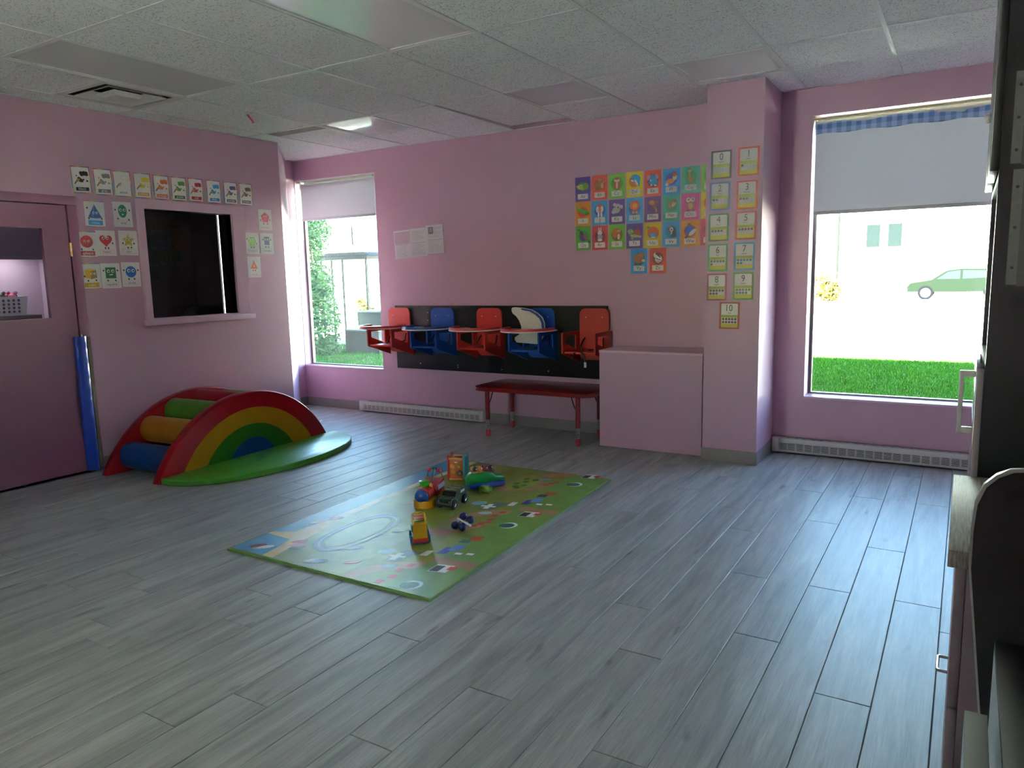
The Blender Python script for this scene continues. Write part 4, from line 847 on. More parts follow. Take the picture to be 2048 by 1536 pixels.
def MP(s_, u): p = Lc + (Fc - Lc) * s_ + (Bc - Lc) * u; return (p.x, p.y)
mb = MB(); q = [MP(0, 0), MP(1, 0), MP(1, 1), MP(0, 1)]; ctr = ((q[0][0] + q[2][0]) / 2, (q[0][1] + q[2][1]) / 2)
def shr(p, k): return (p[0] + (ctr[0] - p[0]) * k, p[1] + (ctr[1] - p[1]) * k)
vs = [(*p, 0.0005) for p in q] + [(*p, .009) for p in q] + [(*shr(p, .008), .012) for p in q]
mb.add(vs, [(3, 2, 1, 0)] + [(a * 4 + k, a * 4 + (k + 1) % 4, a * 4 + 4 + (k + 1) % 4, a * 4 + 4 + k) for a in range(2) for k in range(4)], C('#5a8a44', .35)); mb.add([(*shr(p, .008), .0121) for p in q], [(0, 1, 2, 3)], mat_surface('#747f38'))
pm = mb.build('play_mat'); tag(pm, 'large printed road map play mat with toys standing on it', 'play mat')
pr = MB(); zz = [.0123]
def prt(hexv, pts):
    pr.flat([MP(*p) for p in pts], zz[0], mat_surface(hexv)); zz[0] += .000012
def pe(hexv, s_, u, rs, ru, rot=0, n=20): prt(hexv, ellp(s_, u, rs, ru, rot, n))
def pring(hexv, s_, u, rs, ru, ws, wu, n=30):
    o = [MP(s_ + rs * math.cos(2 * PI * k / n), u + math.copysign(abs(math.sin(2 * PI * k / n)) ** .7, math.sin(2 * PI * k / n)) * ru) for k in range(n)]
    i = [MP(s_ + (rs - ws) * math.cos(2 * PI * k / n), u + math.copysign(abs(math.sin(2 * PI * k / n)) ** .7, math.sin(2 * PI * k / n)) * (ru - wu)) for k in range(n)]
    pr.add([(*p, zz[0]) for p in o + i], [(k, (k + 1) % n, n + (k + 1) % n, n + k) for k in range(n)], mat_surface(hexv)); zz[0] += .000012
def sq_(hexv, s_, u, ws, wu, sk=0): prt(hexv, [(s_ - ws, u - wu), (s_ + ws, u - wu + sk), (s_ + ws, u + wu + sk), (s_ - ws, u + wu)])
e1 = .010
prt('#4f8ab0', [(e1, e1), (.185, e1), (.175, .06), (.15, .12), (.02, .125), (e1, .12)])                  # lower left sea
prt('#c4b884', [(.185, e1), (.24, e1), (.22, .1), (.2, .17), (.17, .3), (.16, .5), (.17, .75), (.19, .990), (.15, .990), (.13, .75), (.12, .45), (.12, .26), (.1, .17), (e1, .14), (e1, .12), (.02, .125), (.15, .12), (.175, .06)])
prt('#4f86a8', [(e1, .14), (.1, .17), (.12, .26), (.12, .45), (.13, .75), (.15, .990), (e1, .990)])
prt('#7b8a48', [(.22, .1), (.24, e1), (.6, e1), (.58, .2), (.6, .45), (.5, .6), (.3, .62), (.17, .5), (.17, .3), (.2, .17)])
prt('#62863e', [(.80, e1), (.990, e1), (.990, .990), (.80, .990), (.78, .9), (.805, .75), (.77, .6), (.81, .45), (.78, .3), (.815, .18)])
for k in (0, 1, 2):
    o = .425 * k
    prt('#9c7a52', [(.60, .0 + o if k else e1), (.64, .0 + o if k else e1), (.70, .07 + o), (.80, .12 + o), (.80, .16 + o), (.68, .12 + o), (.61, .05 + o)])
    if k < 2: prt('#9a7850', [(.55, .33 + o), (.60, .30 + o), (.70, .33 + o), (.78, .42 + o), (.76, .45 + o), (.68, .37 + o), (.60, .345 + o), (.52, .40 + o)])
    if k < 2: prt('#8f7450', [(.80, .165 + o), (.990, .165 + o), (.990, .205 + o), (.80, .20 + o)])
    if k < 2:
        prt('#70802c', [(.40, .36 + o), (.55, .34 + o), (.62, .37 + o), (.60, .45 + o), (.5, .5 + o), (.42, .46 + o)])
        prt('#5c6a5c', [(.64, .115 + o), (.70, .125 + o), (.735, .205 + o), (.66, .20 + o)]);
        prt('#c9cdc8', [(.655, .13 + o), (.68, .135 + o), (.672, .18 + o), (.65, .175 + o)]); prt('#d0d2cc', [(.63, .145 + o), (.70, .155 + o), (.698, .165 + o), (.628, .157 + o)])
        prt('#c5c8c0', [(.735, .185 + o), (.765, .19 + o), (.762, .225 + o), (.735, .22 + o)]); pe('#9fb0b4', .70, .1 + o, .03, .012, .3)
        pe('#7fa4ac', .60, .17 + o, .035, .02, .3)
    # houses, pond and tiles on the green strip
    for hx, hu in ((.886, .139),):
        if hu + o < 1:
            sq_('#d8d6ca', hx, hu + o, .034, .022, .01); sq_('#2c3034', hx - .015, hu + o - .002, .017, .018, .005); sq_('#b3433a', hx + .035, hu + o + .012, .014, .01, .006)
    pu = .04 + o
    if pu < .99: pe('#c9d8d2', .877, pu, .036, .024, .2); pe('#1f5a46', .87, pu - .003, .032, .018, .2)
    if k < 2:
        sq_('#e3e4da', .862, .235 + o, .014, .006, .003); sq_('#e3e4da', .905, .245 + o, .014, .006, .003)
        sq_('#3a3f86', .80, .235 + o, .018, .022, .008); sq_('#5a7fb8', .825, .262 + o, .022, .02, .01); sq_('#a8522c', .835, .335 + o, .024, .018, .012); sq_('#2a5a48', .815, .31 + o, .02, .012, .008)
        for q_ in range(4): sq_('#a5483e', .755 + .012 * (q_ % 2), .0 + .035 * q_ + o + .02, .012, .009, .004)
    for q_ in range(3):
        uu = .42 + .02 * q_ + (o if k < 1 else .425 * k)
        if uu < .98: sq_('#9c4a3c', .745 + .016 * q_, uu, .012, .008, .004)
for k in (0, 1): 
    o = .425 * k + .39
    if k == 1: prt('#8a7a50', [(.56, .78), (.60, .72), (.68, .74), (.72, .82), (.70, .93), (.62, .95), (.55, .9)]); prt('#7d8f34', [(.575, .79), (.61, .745), (.67, .765), (.7, .83), (.68, .915), (.62, .93), (.57, .88)])
for (s_, u) in ((.60, .82), (.63, .85), (.65, .81), (.62, .79), (.66, .88), (.61, .88), (.64, .78)): pe('#3f6a24', s_, u, .016, .012, .4, 10)
# race track oval
pring('#5f6f74', .35, .245, .105, .15, .026, .028); pring('#a9b4ae', .35, .245, .092, .137, .004, .004); pe('#8aa67c', .35, .245, .075, .118)
for (s_, u, c) in ((.115, .045, '#b0b8bc'), (.09, .05, '#7a4a44'), (.13, .052, '#d8dcd8'), (.21, .12, '#b0707a'), (.23, .10, '#c08a92'), (.25, .085, '#5a6a4a'), (.40, .04, '#d5dad4'), (.43, .045, '#6f8f9c'), (.46, .15, '#7a7f84'), (.5, .3, '#9aa8a4'), (.14, .3, '#9a6a5a'), (.1, .25, '#c0a48a'), (.55, .08, '#9c6a5a'), (.3, .5, '#a08a5a'), (.45, .55, '#7f9a4a'), (.25, .7, '#8f7a4a'), (.35, .8, '#7f8f3a'), (.45, .92, '#9a7a4a'), (.7, .9, '#8c9aa0'), (.74, .95, '#a8644a')): pe(c, s_, u, .03, .012, .5, 12)
pb = pr.build('print', pm)

# ------------------------------------------------------------------ toys on the mat (z from the mat top)
MZ = .0135
TOY = dict(rough=.28, coat=.1, var=.03)
def T_(h): return C(h, **TOY)
# activity cube
t = thing('activity_cube', 'tall orange, red and teal activity cube toy on the play mat', 'toy', (-3.052, 4.215, MZ), (0, 0, math.radians(20)), 'toys on the play mat')
mb = MB(); mb.box(-.052, .052, -.052, .052, .012, .155, T_('#a8541a'), .004); mb.build('body', t)
mb = MB(); mb.box(-.066, -.050, -.058, .058, .0, .165, T_('#a01c22'), .006)
for y in (-.052, .052): mb.ell((-.058, y, .168), (.011, .014, .016), T_('#a01c22'), 12, 8)
mb.build('red_side', t)
mb = MB(); mb.box(.050, .066, -.058, .058, .0, .168, T_('#12808e'), .006)
for y in (-.052, .052): mb.ell((.058, y, .170), (.011, .014, .016), T_('#12808e'), 12, 8)
mb.build('teal_side', t)
for y in (-.056, .056):
    for z in (.012, .160):
        mb = MB(); mb.cyl((-.05, y, z), (.05, y, z), .009, T_('#c27f1c'), n=10); mb.build('yellow_bar', t)
mb = MB(); mb.box(-.045, .045, -.045, .045, .155, .159, T_('#7a8a2a')); mb.box(-.02, .03, -.01, .012, .159, .164, T_('#15151a'), .002); mb.ell((.03, .03, .162), .009, T_('#2a8a3a'), 10, 6); mb.build('top_panel', t)
for x, z, r_, hx in ((-.025, .105, .02, '#c2741a'), (.022, .105, .016, '#4a8a22'), (-.022, .066, .017, '#c49a1e'), (.026, .056, .021, '#3a1f2a')):
    mb = MB(); mb.cyl((x, -.052, z), (x, -.058, z), r_, T_(hx), n=18); mb.cyl((x, -.058, z), (x, -.0605, z), r_ * .55, T_('#d08a2a' if hx != '#3a1f2a' else '#6a6a78'), n=14); mb.build('disc', t)
mb = MB(); mb.box(-.012, .01, -.0545, -.052, .13, .137, C('#d8d4cc', .4)); mb.build('sticker', t)
# ride train
t = thing('toy_train', 'red and yellow toy train with blue nose and bead arch', 'toy', (-2.886, 3.66, MZ), (0, 0, math.radians(16.5)), 'toys on the play mat')
mb = MB(); pts = [(.065, .13), (-.065, .13), (-.065, -.10)] + [(-.065 * math.cos(a), -.10 - .045 * math.sin(a)) for a in [PI * k / 12 for k in range(1, 12)]] + [(.065, -.10)]
mb.prism(pts, .004, .052, T_('#c08c12'), 'z'); mb.build('bumper', t)
mb = MB(); mb.box(-.060, .060, -.02, .125, .052, .105, T_('#a01018'), .008); mb.prism([(-.02, .105), (.125, .105), (.125, .135), (.10, .142), (.0, .115)], -.058, .058, T_('#a01018'), 'x'); mb.cyl((0, -.115, .083), (0, -.01, .083), .046, T_('#a51420'), n=22); mb.build('red_body', t)
mb = MB(); mb.ell((-.004, -.118, .075), (.046, .034, .046), T_('#123f86'), 18, 12); mb.build('nose', t)
mb = MB(); mb.lathe([(0, .118), (.022, .118), (.022, .135), (.03, .14), (.034, .165), (.02, .17), (0, .168)], T_('#3aa01c'), 18, Matrix.Translation((-.002, -.07, 0))); mb.cyl((-.002, -.07, .11), (-.002, -.07, .12), .03, T_('#c0801a'), n=14); mb.build('funnel', t)
mb = MB(); mb.prism([(p[0], p[1]) for p in star_pts(.036, .137, .017, .008)], -.064, -.054, T_('#d0a050')); mb.build('star', t)
mb = MB(); mb.box(.058, .063, .0, .118, .088, .118, C('#b9bcc4', .3)); mb.build('side_window', t)
for s_ in (-1, 1):
    for y in (-.05, .08):
        mb = MB(); mb.cyl((s_ * .062, y, .028), (s_ * .074, y, .028), .028, T_('#16305e'), n=20); mb.cyl((s_ * .074, y, .028), (s_ * .077, y, .028), .012, T_('#b02020'), n=12); mb.build('wheel', t)
mb = MB(); arch = [(-.05, .105, .13), (-.05, .105, .165), (-.038, .105, .19), (-.01, .105, .2), (.018, .105, .2), (.042, .105, .185), (.05, .105, .16), (.05, .105, .13)]
mb.tube(arch, .0045, T_('#1f7a3a'), 8); mb.tube([(.005, .06, .125), (.005, .062, .165), (.006, .08, .192), (.006, .105, .2)], .0045, T_('#1f6a5a'), 8); mb.build('bead_arch', t)
for x, y, z, hx, r_ in ((-.036, .105, .19, '#b0202a', .015), (-.01, .105, .202, '#1f6a5a', .012), (.012, .105, .2, '#1a2a6a', .012), (.033, .105, .19, '#b52430', .016), (.02, .1, .185, '#7a2a8a', .01)):
    mb = MB(); mb.lathe([(0, -r_), (r_ * .9, -r_ * .5), (r_ * .7, -.1 * r_), (r_, .2 * r_), (r_ * .6, .7 * r_), (0, r_)], T_(hx), 10, Matrix.Translation((x, y, z)) @ Matrix.Rotation(.6, 4, 'Y')); mb.build('bead', t)
# army jeep
t = thing('toy_jeep', 'dark green camouflage toy jeep with silver wheel hubs', 'toy', (-2.722, 3.685, MZ), (0, 0, math.radians(7)), 'toys on the play mat')
def camo():
    m, tt, b = new_mat('camouflage_plastic'); N = tt.nodes.new; L = tt.links.new; tc = N('ShaderNodeTexCoord'); n_ = N('ShaderNodeTexNoise'); n_.inputs['Scale'].default_value = 38; L(tc.outputs['Object'], n_.inputs['Vector'])
    r = N('ShaderNodeValToRGB'); r.color_ramp.interpolation = 'CONSTANT'; e = r.color_ramp.elements; e[0].color = (.018, .03, .014, 1); e[1].position = .5; e[1].color = (.05, .09, .036, 1); x = e.new(.62); x.color = (.1, .14, .06, 1); L(n_.outputs['Fac'], r.inputs[0]); L(r.outputs[0], b.inputs['Base Color']); b.inputs['Roughness'].default_value = .35; return m
CAMO = camo()
mb = MB(); prof = [(-.107, .03), (-.107, .062), (-.1, .069), (-.045, .073), (-.026, .103), (.096, .106), (.104, .072), (.104, .03)]
mb.prism(prof, -.048, .048, CAMO, 'x'); mb.build('body', t)
mb = MB(); mb.prism([(-.0465, .0745), (-.042, .0745), (-.0265, .1005), (-.031, .1005)], -.042, .042, C('#08090a', .15), 'x'); mb.build('windscreen', t)
mb = MB(); mb.box(-.05, .05, -.115, -.103, .022, .045, C('#141614', .4), .004); mb.box(-.045, .045, -.107, -.104, .047, .06, C('#2a3424', .4)); mb.build('bumper', t)
for x in (-.038, .038):
    mb = MB(); mb.cyl((x, -.104, .054), (x, -.109, .054), .006, C('#9a9a86', .2), n=10); mb.build('headlamp', t)
mb = MB()
for x in (-.04, .04): mb.cyl((x, -.015, .107), (x, .09, .107), .003, C('#3a4030', .4), n=8)
for y in (-.01, .035, .085): mb.cyl((-.04, y, .107), (.04, y, .107), .003, C('#9a8a5a', .4), n=8)
mb.build('roof_rack', t)
mb = MB(); mb.prism([(.02, .08), (.075, .083), (.072, .097), (.03, .096)], .0482, .0496, C('#c9d2c8', .3), 'x'); mb.build('side_window', t)
for s_ in (-1, 1):
    for y in (-.068, .07):
        mb = MB(); mb.lathe([(.012, -.012), (.026, -.013), (.031, -.008), (.031, .008), (.026, .013), (.012, .012)], C('#0d0d0e', .7), 20, Matrix.Translation((s_ * .048, y, .031)) @ Matrix.Rotation(PI / 2, 4, 'Y')); wl = mb.build('wheel', t)
        mb = MB(); mb.cyl((s_ * .056, y, .031), (s_ * .0595, y, .031), .019, C('#3a3a40', .4), n=16)
        for k in range(5): a = 2 * PI * k / 5; mb.tube([(s_ * .061, y, .031), (s_ * .061, y + .018 * math.cos(a), .031 + .018 * math.sin(a))], .0032, C('#c4c6cc', .25, .8), 6)
        mb.build('hub', wl)
# green pop-up animal toy
t = thing('pop_up_toy', 'glossy green and blue dinosaur shaped pop up toy with figures on top', 'toy', (-2.762, 4.135, MZ), (0, 0, math.radians(58.6)), 'toys on the play mat')
def hull(prof, sec, mat):
    """prof: list of (x, z0, z1, halfwidth) along the toy"""
    m_ = MB(); n = 16; vs = []
    for x, z0, z1, hw in prof:
        for k in range(n):
            a = 2 * PI * k / n; c, s_ = math.cos(a), math.sin(a); vs.append((x, hw * math.copysign(abs(c) ** sec, c), (z0 + z1) / 2 + (z1 - z0) / 2 * math.copysign(abs(s_) ** sec, s_)))
    m = len(prof); fs = [(a * n + k, (a + 1) * n + k, (a + 1) * n + (k + 1) % n, a * n + (k + 1) % n) for a in range(m - 1) for k in range(n)] + [list(range(n)), list(range((m - 1) * n, m * n))[::-1]]
    return m_.add(vs, fs, mat, True)
hull([(-.145, .02, .03, .01), (-.138, .006, .05, .035), (-.11, .0, .052, .052), (.08, .0, .045, .054), (.125, .0, .04, .04), (.14, .008, .03, .015)], .5, T_('#123f96')).build('blue_base', t)
hull([(-.15, .042, .05, .008), (-.14, .036, .09, .034), (-.105, .034, .118, .05), (-.02, .034, .122, .052), (.03, .034, .112, .05), (.055, .034, .085, .046), (.1, .034, .078, .04), (.13, .036, .065, .028), (.142, .045, .055, .01)], .5, T_('#0a7a34')).build('green_body', t)
for x, hx, h2 in ((-.09, '#c08a3a', '#2a1f3a'), (-.05, '#c0651a', '#d08a2a'), (-.01, '#6a1424', '#7a1a2a'), (.028, '#4a2026', '#3a1a1e')):
    mb = MB(); mb.box(x - .017, x + .017, -.036, .036, .105, .126, T_(hx), .003); mb.ell((x, -.018, .138), (.017, .017, .019), T_(h2), 12, 8); mb.ell((x + .004, -.033, .142), .005, T_('#e0d8d0'), 8, 6); mb.ell((x, .02, .136), (.015, .016, .016), T_(hx), 12, 8); mb.build('pop_up_figure', t)
# small green car on its side
t = thing('toy_car', 'small lime green toy car lying beside the green pop up toy', 'toy', (-2.690, 4.02, MZ), (0, 0, math.radians(14)), 'toys on the play mat')
mb = MB(); mb.box(-.045, .045, -.013, .013, .004, .04, T_('#4f8a1c'), .006); mb.build('body', t)
mb = MB(); mb.box(-.03, .025, -.012, .012, .038, .047, T_('#5f9a24'), .004); mb.build('cabin', t)
for x in (-.03, .036):
    for z in (.008, .034):
        mb = MB(); mb.cyl((x, -.012, z), (x, -.019, z), .009, T_('#3f7a18'), n=12); mb.build('wheel', t)
# xylophone bus
t = thing('toy_bus', 'yellow toy bus with colourful xylophone bars on its roof', 'toy', (-2.512, 3.085, MZ), (0, 0, math.radians(43)), 'toys on the play mat')
YB_ = T_('#b08a10')
mb = MB(); mb.prism([(-.07, .03), (-.066, .055), (-.048, .105), (-.04, .112), (.07, .118), (.075, .03)], -.038, .038, YB_, 'x'); mb.build('body', t)
mb = MB(); mb.box(-.043, .043, -.078, .078, .012, .034, T_('#9a1418'), .006); mb.build('red_skirt', t)
mb = MB(); mb.box(-.048, .048, -.07, .072, .002, .016, T_('#103a7a'), .004); mb.build('blue_chassis', t)
for s_ in (-1, 1):
    for y in (-.04, .045):
        mb = MB(); mb.cyl((s_ * .042, y, .022), (s_ * .054, y, .022), .022, T_('#0f6f9a'), n=18); mb.cyl((s_ * .054, y, .022), (s_ * .056, y, .022), .01, T_('#c8a020'), n=10); mb.build('wheel', t)
    mb = MB(); mb.box(s_ * .040 - .004, s_ * .040 + .004, -.02, .05, .055, .09, T_('#1f6a3a'), .003); mb.build('side_window', t)
for k, hx in enumerate(('#2a8a3a', '#b02a24', '#c88a6a', '#c0561a', '#d0b040')):
    mb = MB(); mb.box(-.027, .027, -.036 + .021 * k, -.02 + .021 * k, .121 + .0012 * k, .126 + .0012 * k, T_(hx), .0015); mb.build('xylophone_bar', t)
mb = MB()
for s_ in (-1, 1): mb.tube([(s_ * .034, -.046, .108), (s_ * .034, -.04, .128), (s_ * .034, .06, .134), (s_ * .034, .066, .118)], .0045, T_('#cfa81e'), 8)
mb.tube([(-.034, .062, .13), (-.02, .066, .138), (.02, .066, .138), (.034, .062, .13)], .0045, T_('#cfa81e'), 8); mb.build('roof_rail', t)
# blue ball rattle
t = thing('ball_rattle', 'clear barbell rattle with four shiny dark blue balls', 'toy', (-2.408, 3.335, MZ), (0, 0, math.radians(5)), 'toys on the play mat')
for x, y, z in ((-.034, -.008, .0245), (.018, -.018, .0245), (-.012, .05, .062), (.038, .042, .05)):
    mb = MB(); mb.ell((x, y, z), .0245, T_('#0a1550'), 18, 12); mb.build('ball', t)
mb = MB(); mb.cyl((-.03, .012, .058), (.072, -.02, .040), .0065, C('#c9cfd2', .12), n=12); mb.ell((.072, -.02, .040), .008, C('#d8dcdc', .12), 10, 8); mb.build('rod', t)
mb = MB(); mb.tube([(-.034, -.008, .0245), (-.012, .05, .062)], .005, C('#aab4bc', .15), 8); mb.tube([(.018, -.018, .0245), (.038, .042, .05)], .005, C('#aab4bc', .15), 8); mb.build('spokes', t)

# ------------------------------------------------------------------ cabinets on the right
CAB = C('#15181a', .32, var=.03)
t = thing('tall_cabinet', 'tall black cabinet against the right edge with paper sleeves on its side', 'cabinet', (.05, 2.25, 0))
mb = MB(); mb.box(0, .60, 0, .018, 0, 2.60, CAB); mb.box(0, .60, .632, .65, 0, 2.60, CAB); mb.box(.585, .60, .018, .632, 0, 2.60, CAB); mb.box(0, .585, .018, .632, 2.58, 2.60, CAB); mb.build('body', t)
for z in (.08, 1.19, 1.675):
    mb = MB(); mb.box(.0, .585, .018, .632, z - .02, z, C('#262826', .5, var=.03)); mb.build('shelf', t)
for y0, y1 in ((.002, .324), (.328, .648)):
    mb = MB(); mb.box(-.02, -.001, y0, y1, 1.68, 2.595, CAB, .002); d = mb.build('upper_door', t)
    mb = MB(); mb.ell((-.028, y0 + .29 if y0 < .1 else y0 + .03, 1.86), .010, C('#e8e8e6', .25), 10, 8); mb.build('knob', d)
mb = MB(); mb.box(-.018, -.001, .002, .648, .09, 1.185, C('#8d8688', .14, coat=.6, var=.02), .002); d = mb.build('lower_door', t)
mb = MB(); hp = [(-.018, .10, 1.155), (-.05, .10, 1.157), (-.05, .10, 1.15)]
mb.box(-.056, -.044, .11, .128, .99, 1.165, C('#c9c9c4', .35), .003); mb.box(-.05, -.018, .11, .128, 1.147, 1.165, C('#c9c9c4', .35), .003); mb.box(-.05, -.018, .11, .128, .99, 1.008, C('#c9c9c4', .35), .003); mb.build('handle', d)
PLS = C('#4c4e4c', .15, coat=.5)
for k, (x0, x1, z0, z1, l) in enumerate(((.072, .288, 1.69, 1.915, 'upper clear paper sleeve stuck on the side of the black cabinet'), (.080, .300, 1.395, 1.684, 'lower punched paper sleeve stuck on the side of the black cabinet'))):
    t2 = thing('paper_sleeve', l, 'paper sleeve', (.05 + x0 - .05, 2.249, z0), group='paper sleeves on the black cabinet side')
    w_, h_ = x1 - x0, z1 - z0
    mb = MB(); mb.box(.022, w_, -.0015, 0, 0, h_, PLS); mb.build('sheet', t2)
    mb = MB(); mb.box(0, .022, -.001, 0, .004, h_ - .004, C('#5c605c', .15, coat=.5)); st_ = mb.build('punched_strip', t2)
    mb = MB()
    for q_ in (.16, .5, .84): mb.cyl((.011, -.001, h_ * q_), (.011, -.0014, h_ * q_), .004, BLACK, n=12)
    mb.build('holes', st_)
def wood_top():
    m, tt, b = new_mat('grey_oak_worktop'); N = tt.nodes.new; L = tt.links.new; tc = N('ShaderNodeTexCoord'); mp = N('ShaderNodeMapping'); mp.inputs['Scale'].default_value = (160, 9, 20); L(tc.outputs['Object'], mp.inputs[0])
    n_ = N('ShaderNodeTexNoise'); n_.inputs['Scale'].default_value = 1.6; n_.inputs['Detail'].default_value = 6; n_.inputs['Distortion'].default_value = .4; L(mp.outputs[0], n_.inputs['Vector'])
    r = N('ShaderNodeValToRGB'); e = r.color_ramp.elements; e[0].position = .32; e[0].color = (.16, .155, .125, 1); e[1].position = .66; e[1].color = (.40, .40, .35, 1); L(n_.outputs['Fac'], r.inputs[0]); L(r.outputs[0], b.inputs['Base Color']); b.inputs['Roughness'].default_value = .62; b.inputs['Specular IOR Level'].default_value = .25; return m
mb = MB(); mb.box(-.004, .66, 1.625, 2.246, .865, .90, wood_top(), .0015); tag(mb.build('worktop'), 'grey oak laminate worktop ending beside the tall black cabinet', 'worktop')
t = thing('base_cabinet', 'pale base cabinet with a chrome handle under the grey oak worktop', 'cabinet', (.03, 1.66, 0))
PB = C('#a3979a', .35, var=.03)
mb = MB(); mb.box(0, .62, 0, .585, .1, .862, PB); mb.box(.05, .62, .02, .585, 0, .1, BLACK); mb.build('body', t)
for z0, z1 in ((.105, .55), (.554, .858)):
    mb = MB(); mb.box(-.02, -.001, .003, .582, z0, z1, PB, .002); d = mb.build('drawer', t)
    if z0 < .3: mb = MB(); mb.tube([(-.02, .262, .50), (-.038, .262, .50), (-.042, .266, .50), (-.042, .334, .50), (-.038, .338, .50), (-.02, .338, .50)], .004, CHROME, 8); mb.build('handle', d)
# black panel with a rounded top and pale edge, standing against the worktop end
t = thing('rounded_panel', 'black round cornered panel with a pale edge standing at the worktop end', 'panel', (0, 1.45, 0))
op = [(.10, .0), (.095, .3), (.061, .668), (.046, .804), (.032, .932), (.032, 1.001), (.035, 1.046), (.046, 1.078), (.063, 1.097), (.083, 1.108), (.11, 1.112), (.45, 1.112), (.485, 1.10), (.50, 1.06), (.50, 0)]
mb = MB(); mb.prism(op, 0, .022, C('#070708', .5)); mb.build('board', t)
mb = MB(); n = 12; vs = []
for (x, z) in op[:12]: vs += [(x, -.001, z), (x - .004, .004, z + .003), (x - .004, .018, z + .003), (x, .0225, z)]
mb.add(vs, [(k * 4 + q_, k * 4 + 4 + q_, k * 4 + 5 + q_, k * 4 + 1 + q_) for k in range(11) for q_ in range(3)], C('#a9aca4', .3), True); mb.build('edge_trim', t)
t = thing('low_cabinet', 'low dark topped cabinet with a pale side nearest the lower right corner', 'cabinet', (.066, .55, 0))
PS = C('#c4d0d2', .4)
mb = MB(); mb.box(0, .6, 0, .75, .05, .862, PS); mb.box(.02, .6, .02, .73, 0, .05, BLACK); mb.build('body', t)
mb = MB(); mb.box(.0, .6, 0, .75, .862, .876, C('#0b0c0d', .5)); mb.build('top', t)
t = thing('side_board', 'thin upright dark edged board beside the low dark topped cabinet', 'board', (.028, .50, 0))
mb = MB(); mb.box(0, .026, 0, .6, .0, .85, PS); mb.build('board', t)
mb = MB(); mb.box(0, .026, 0, .6, .85, .858, C('#1c2422', .35)); mb.build('edge_strip', t)

# ------------------------------------------------------------------ outside
GZ = -.12
mb = MB(); mb.box(-16, 9, -6.2, 6.42, 2.96, 4.5, C('#8c8880', .8)); mb.box(-16, -7.5, 5.6, 6.42, 4.5, 7.0, C('#8c8880', .8)); mb.build('roof', kind='structure')  # unseen, made tall and overhanging to shade the lawn and the rear window
mb = MB(); mb.box(-16, -8.55, 6.1, 6.4, -.12, 2.96, C('#8f7a6a', .8)); mb.box(XR + .14, 9, 6.1, 6.4, -.12, 2.96, C('#8f7a6a', .8)); mb.build('wall_outside', kind='structure')
def grid(x0, x1, y0, y1, z, mat, name, nx=1, ny=1):
    m_ = MB(); vs = [(x0 + (x1 - x0) * i / nx, y0 + (y1 - y0) * j / ny, z) for j in range(ny + 1) for i in range(nx + 1)]
    m_.add(vs, [(j * (nx + 1) + i, j * (nx + 1) + i + 1, (j + 1) * (nx + 1) + i + 1, (j + 1) * (nx + 1) + i) for j in range(ny) for i in range(nx)], mat); return m_.build(name, kind='structure')
grid(-30, 14, 6.26, 14.3, GZ, GRASS, 'lawn')
grid(-70, 60, 14.3, 60, GZ - .02, PAVE, 'pavement')
grid(-90, 80, -60, 6.38, GZ - .03, PAVE, 'ground')
# grass blades
import numpy as np
rng = np.random.default_rng(3)
def blades(n, x0, x1, y0, y1, h0, h1, name):
    x = rng.uniform(x0, x1, n); y = y0 + (y1 - y0) * rng.random(n) ** 1.2; h = rng.uniform(h0, h1, n); a = rng.uniform(0, 2 * PI, n); wd = rng.uniform(.003, .006, n); lx = rng.normal(0, .4, n) * h; ly = rng.normal(0, .4, n) * h
    v = np.zeros((n, 3, 3)); v[:, 0] = np.stack([x - wd * np.cos(a), y - wd * np.sin(a), np.full(n, GZ - .002)], 1); v[:, 1] = np.stack([x + wd * np.cos(a), y + wd * np.sin(a), np.full(n, GZ - .002)], 1); v[:, 2] = np.stack([x + lx, y + ly, GZ + h], 1)
    me = bpy.data.meshes.new(name); me.vertices.add(3 * n); me.loops.add(3 * n); me.polygons.add(n)
    me.vertices.foreach_set('co', v.ravel().astype(np.float32)); me.loops.foreach_set('vertex_index', np.arange(3 * n, dtype=np.int32)); me.polygons.foreach_set('loop_start', np.arange(0, 3 * n, 3, dtype=np.int32)); me.polygons.foreach_set('loop_total', np.full(n, 3, np.int32)); me.update()
    me.materials.append(leaf_mat('grass_blades', (.010, .06, .002), (.045, .18, .006)))
    o = bpy.data.objects.new(name, me); COL.objects.link(o); o['kind'] = 'stuff'; o['label'] = 'short mown grass of the lawn outside the windows'; o['category'] = 'grass'
blades(90000, -3.2, 1.2, 8.0, 14.3, .03, .06, 'grass')
blades(50000, -14, -7.0, 7.5, 13.2, .03, .06, 'grass')
def leaf_cloud(n, blobs, size, mat, seed):
    rg = random.Random(seed); m_ = MB(); vs = []; fs = []
    for k in range(n):
        c, r = blobs[rg.randrange(len(blobs))]
        d = Vector((rg.gauss(0, 1), rg.gauss(0, 1), rg.gauss(0, 1))).normalized() * (rg.random() ** .4)
        p = Vector(c) + Vector((d.x * r[0], d.y * r[1], d.z * r[2])); a = Vector((rg.gauss(0, 1), rg.gauss(0, 1), rg.gauss(0, .6))).normalized() * size * rg.uniform(.6, 1.3); b = a.orthogonal().normalized() * size * .35
        o = len(vs); vs += [p - a, p + b, p + a, p - b]; fs.append((o, o + 1, o + 2, o + 3))
    return m_.add(vs, fs, mat)
t = thing('tall_shrub', 'tall leafy green shrub outside the narrow left window', 'shrub', (-11.80, 11.35, GZ))
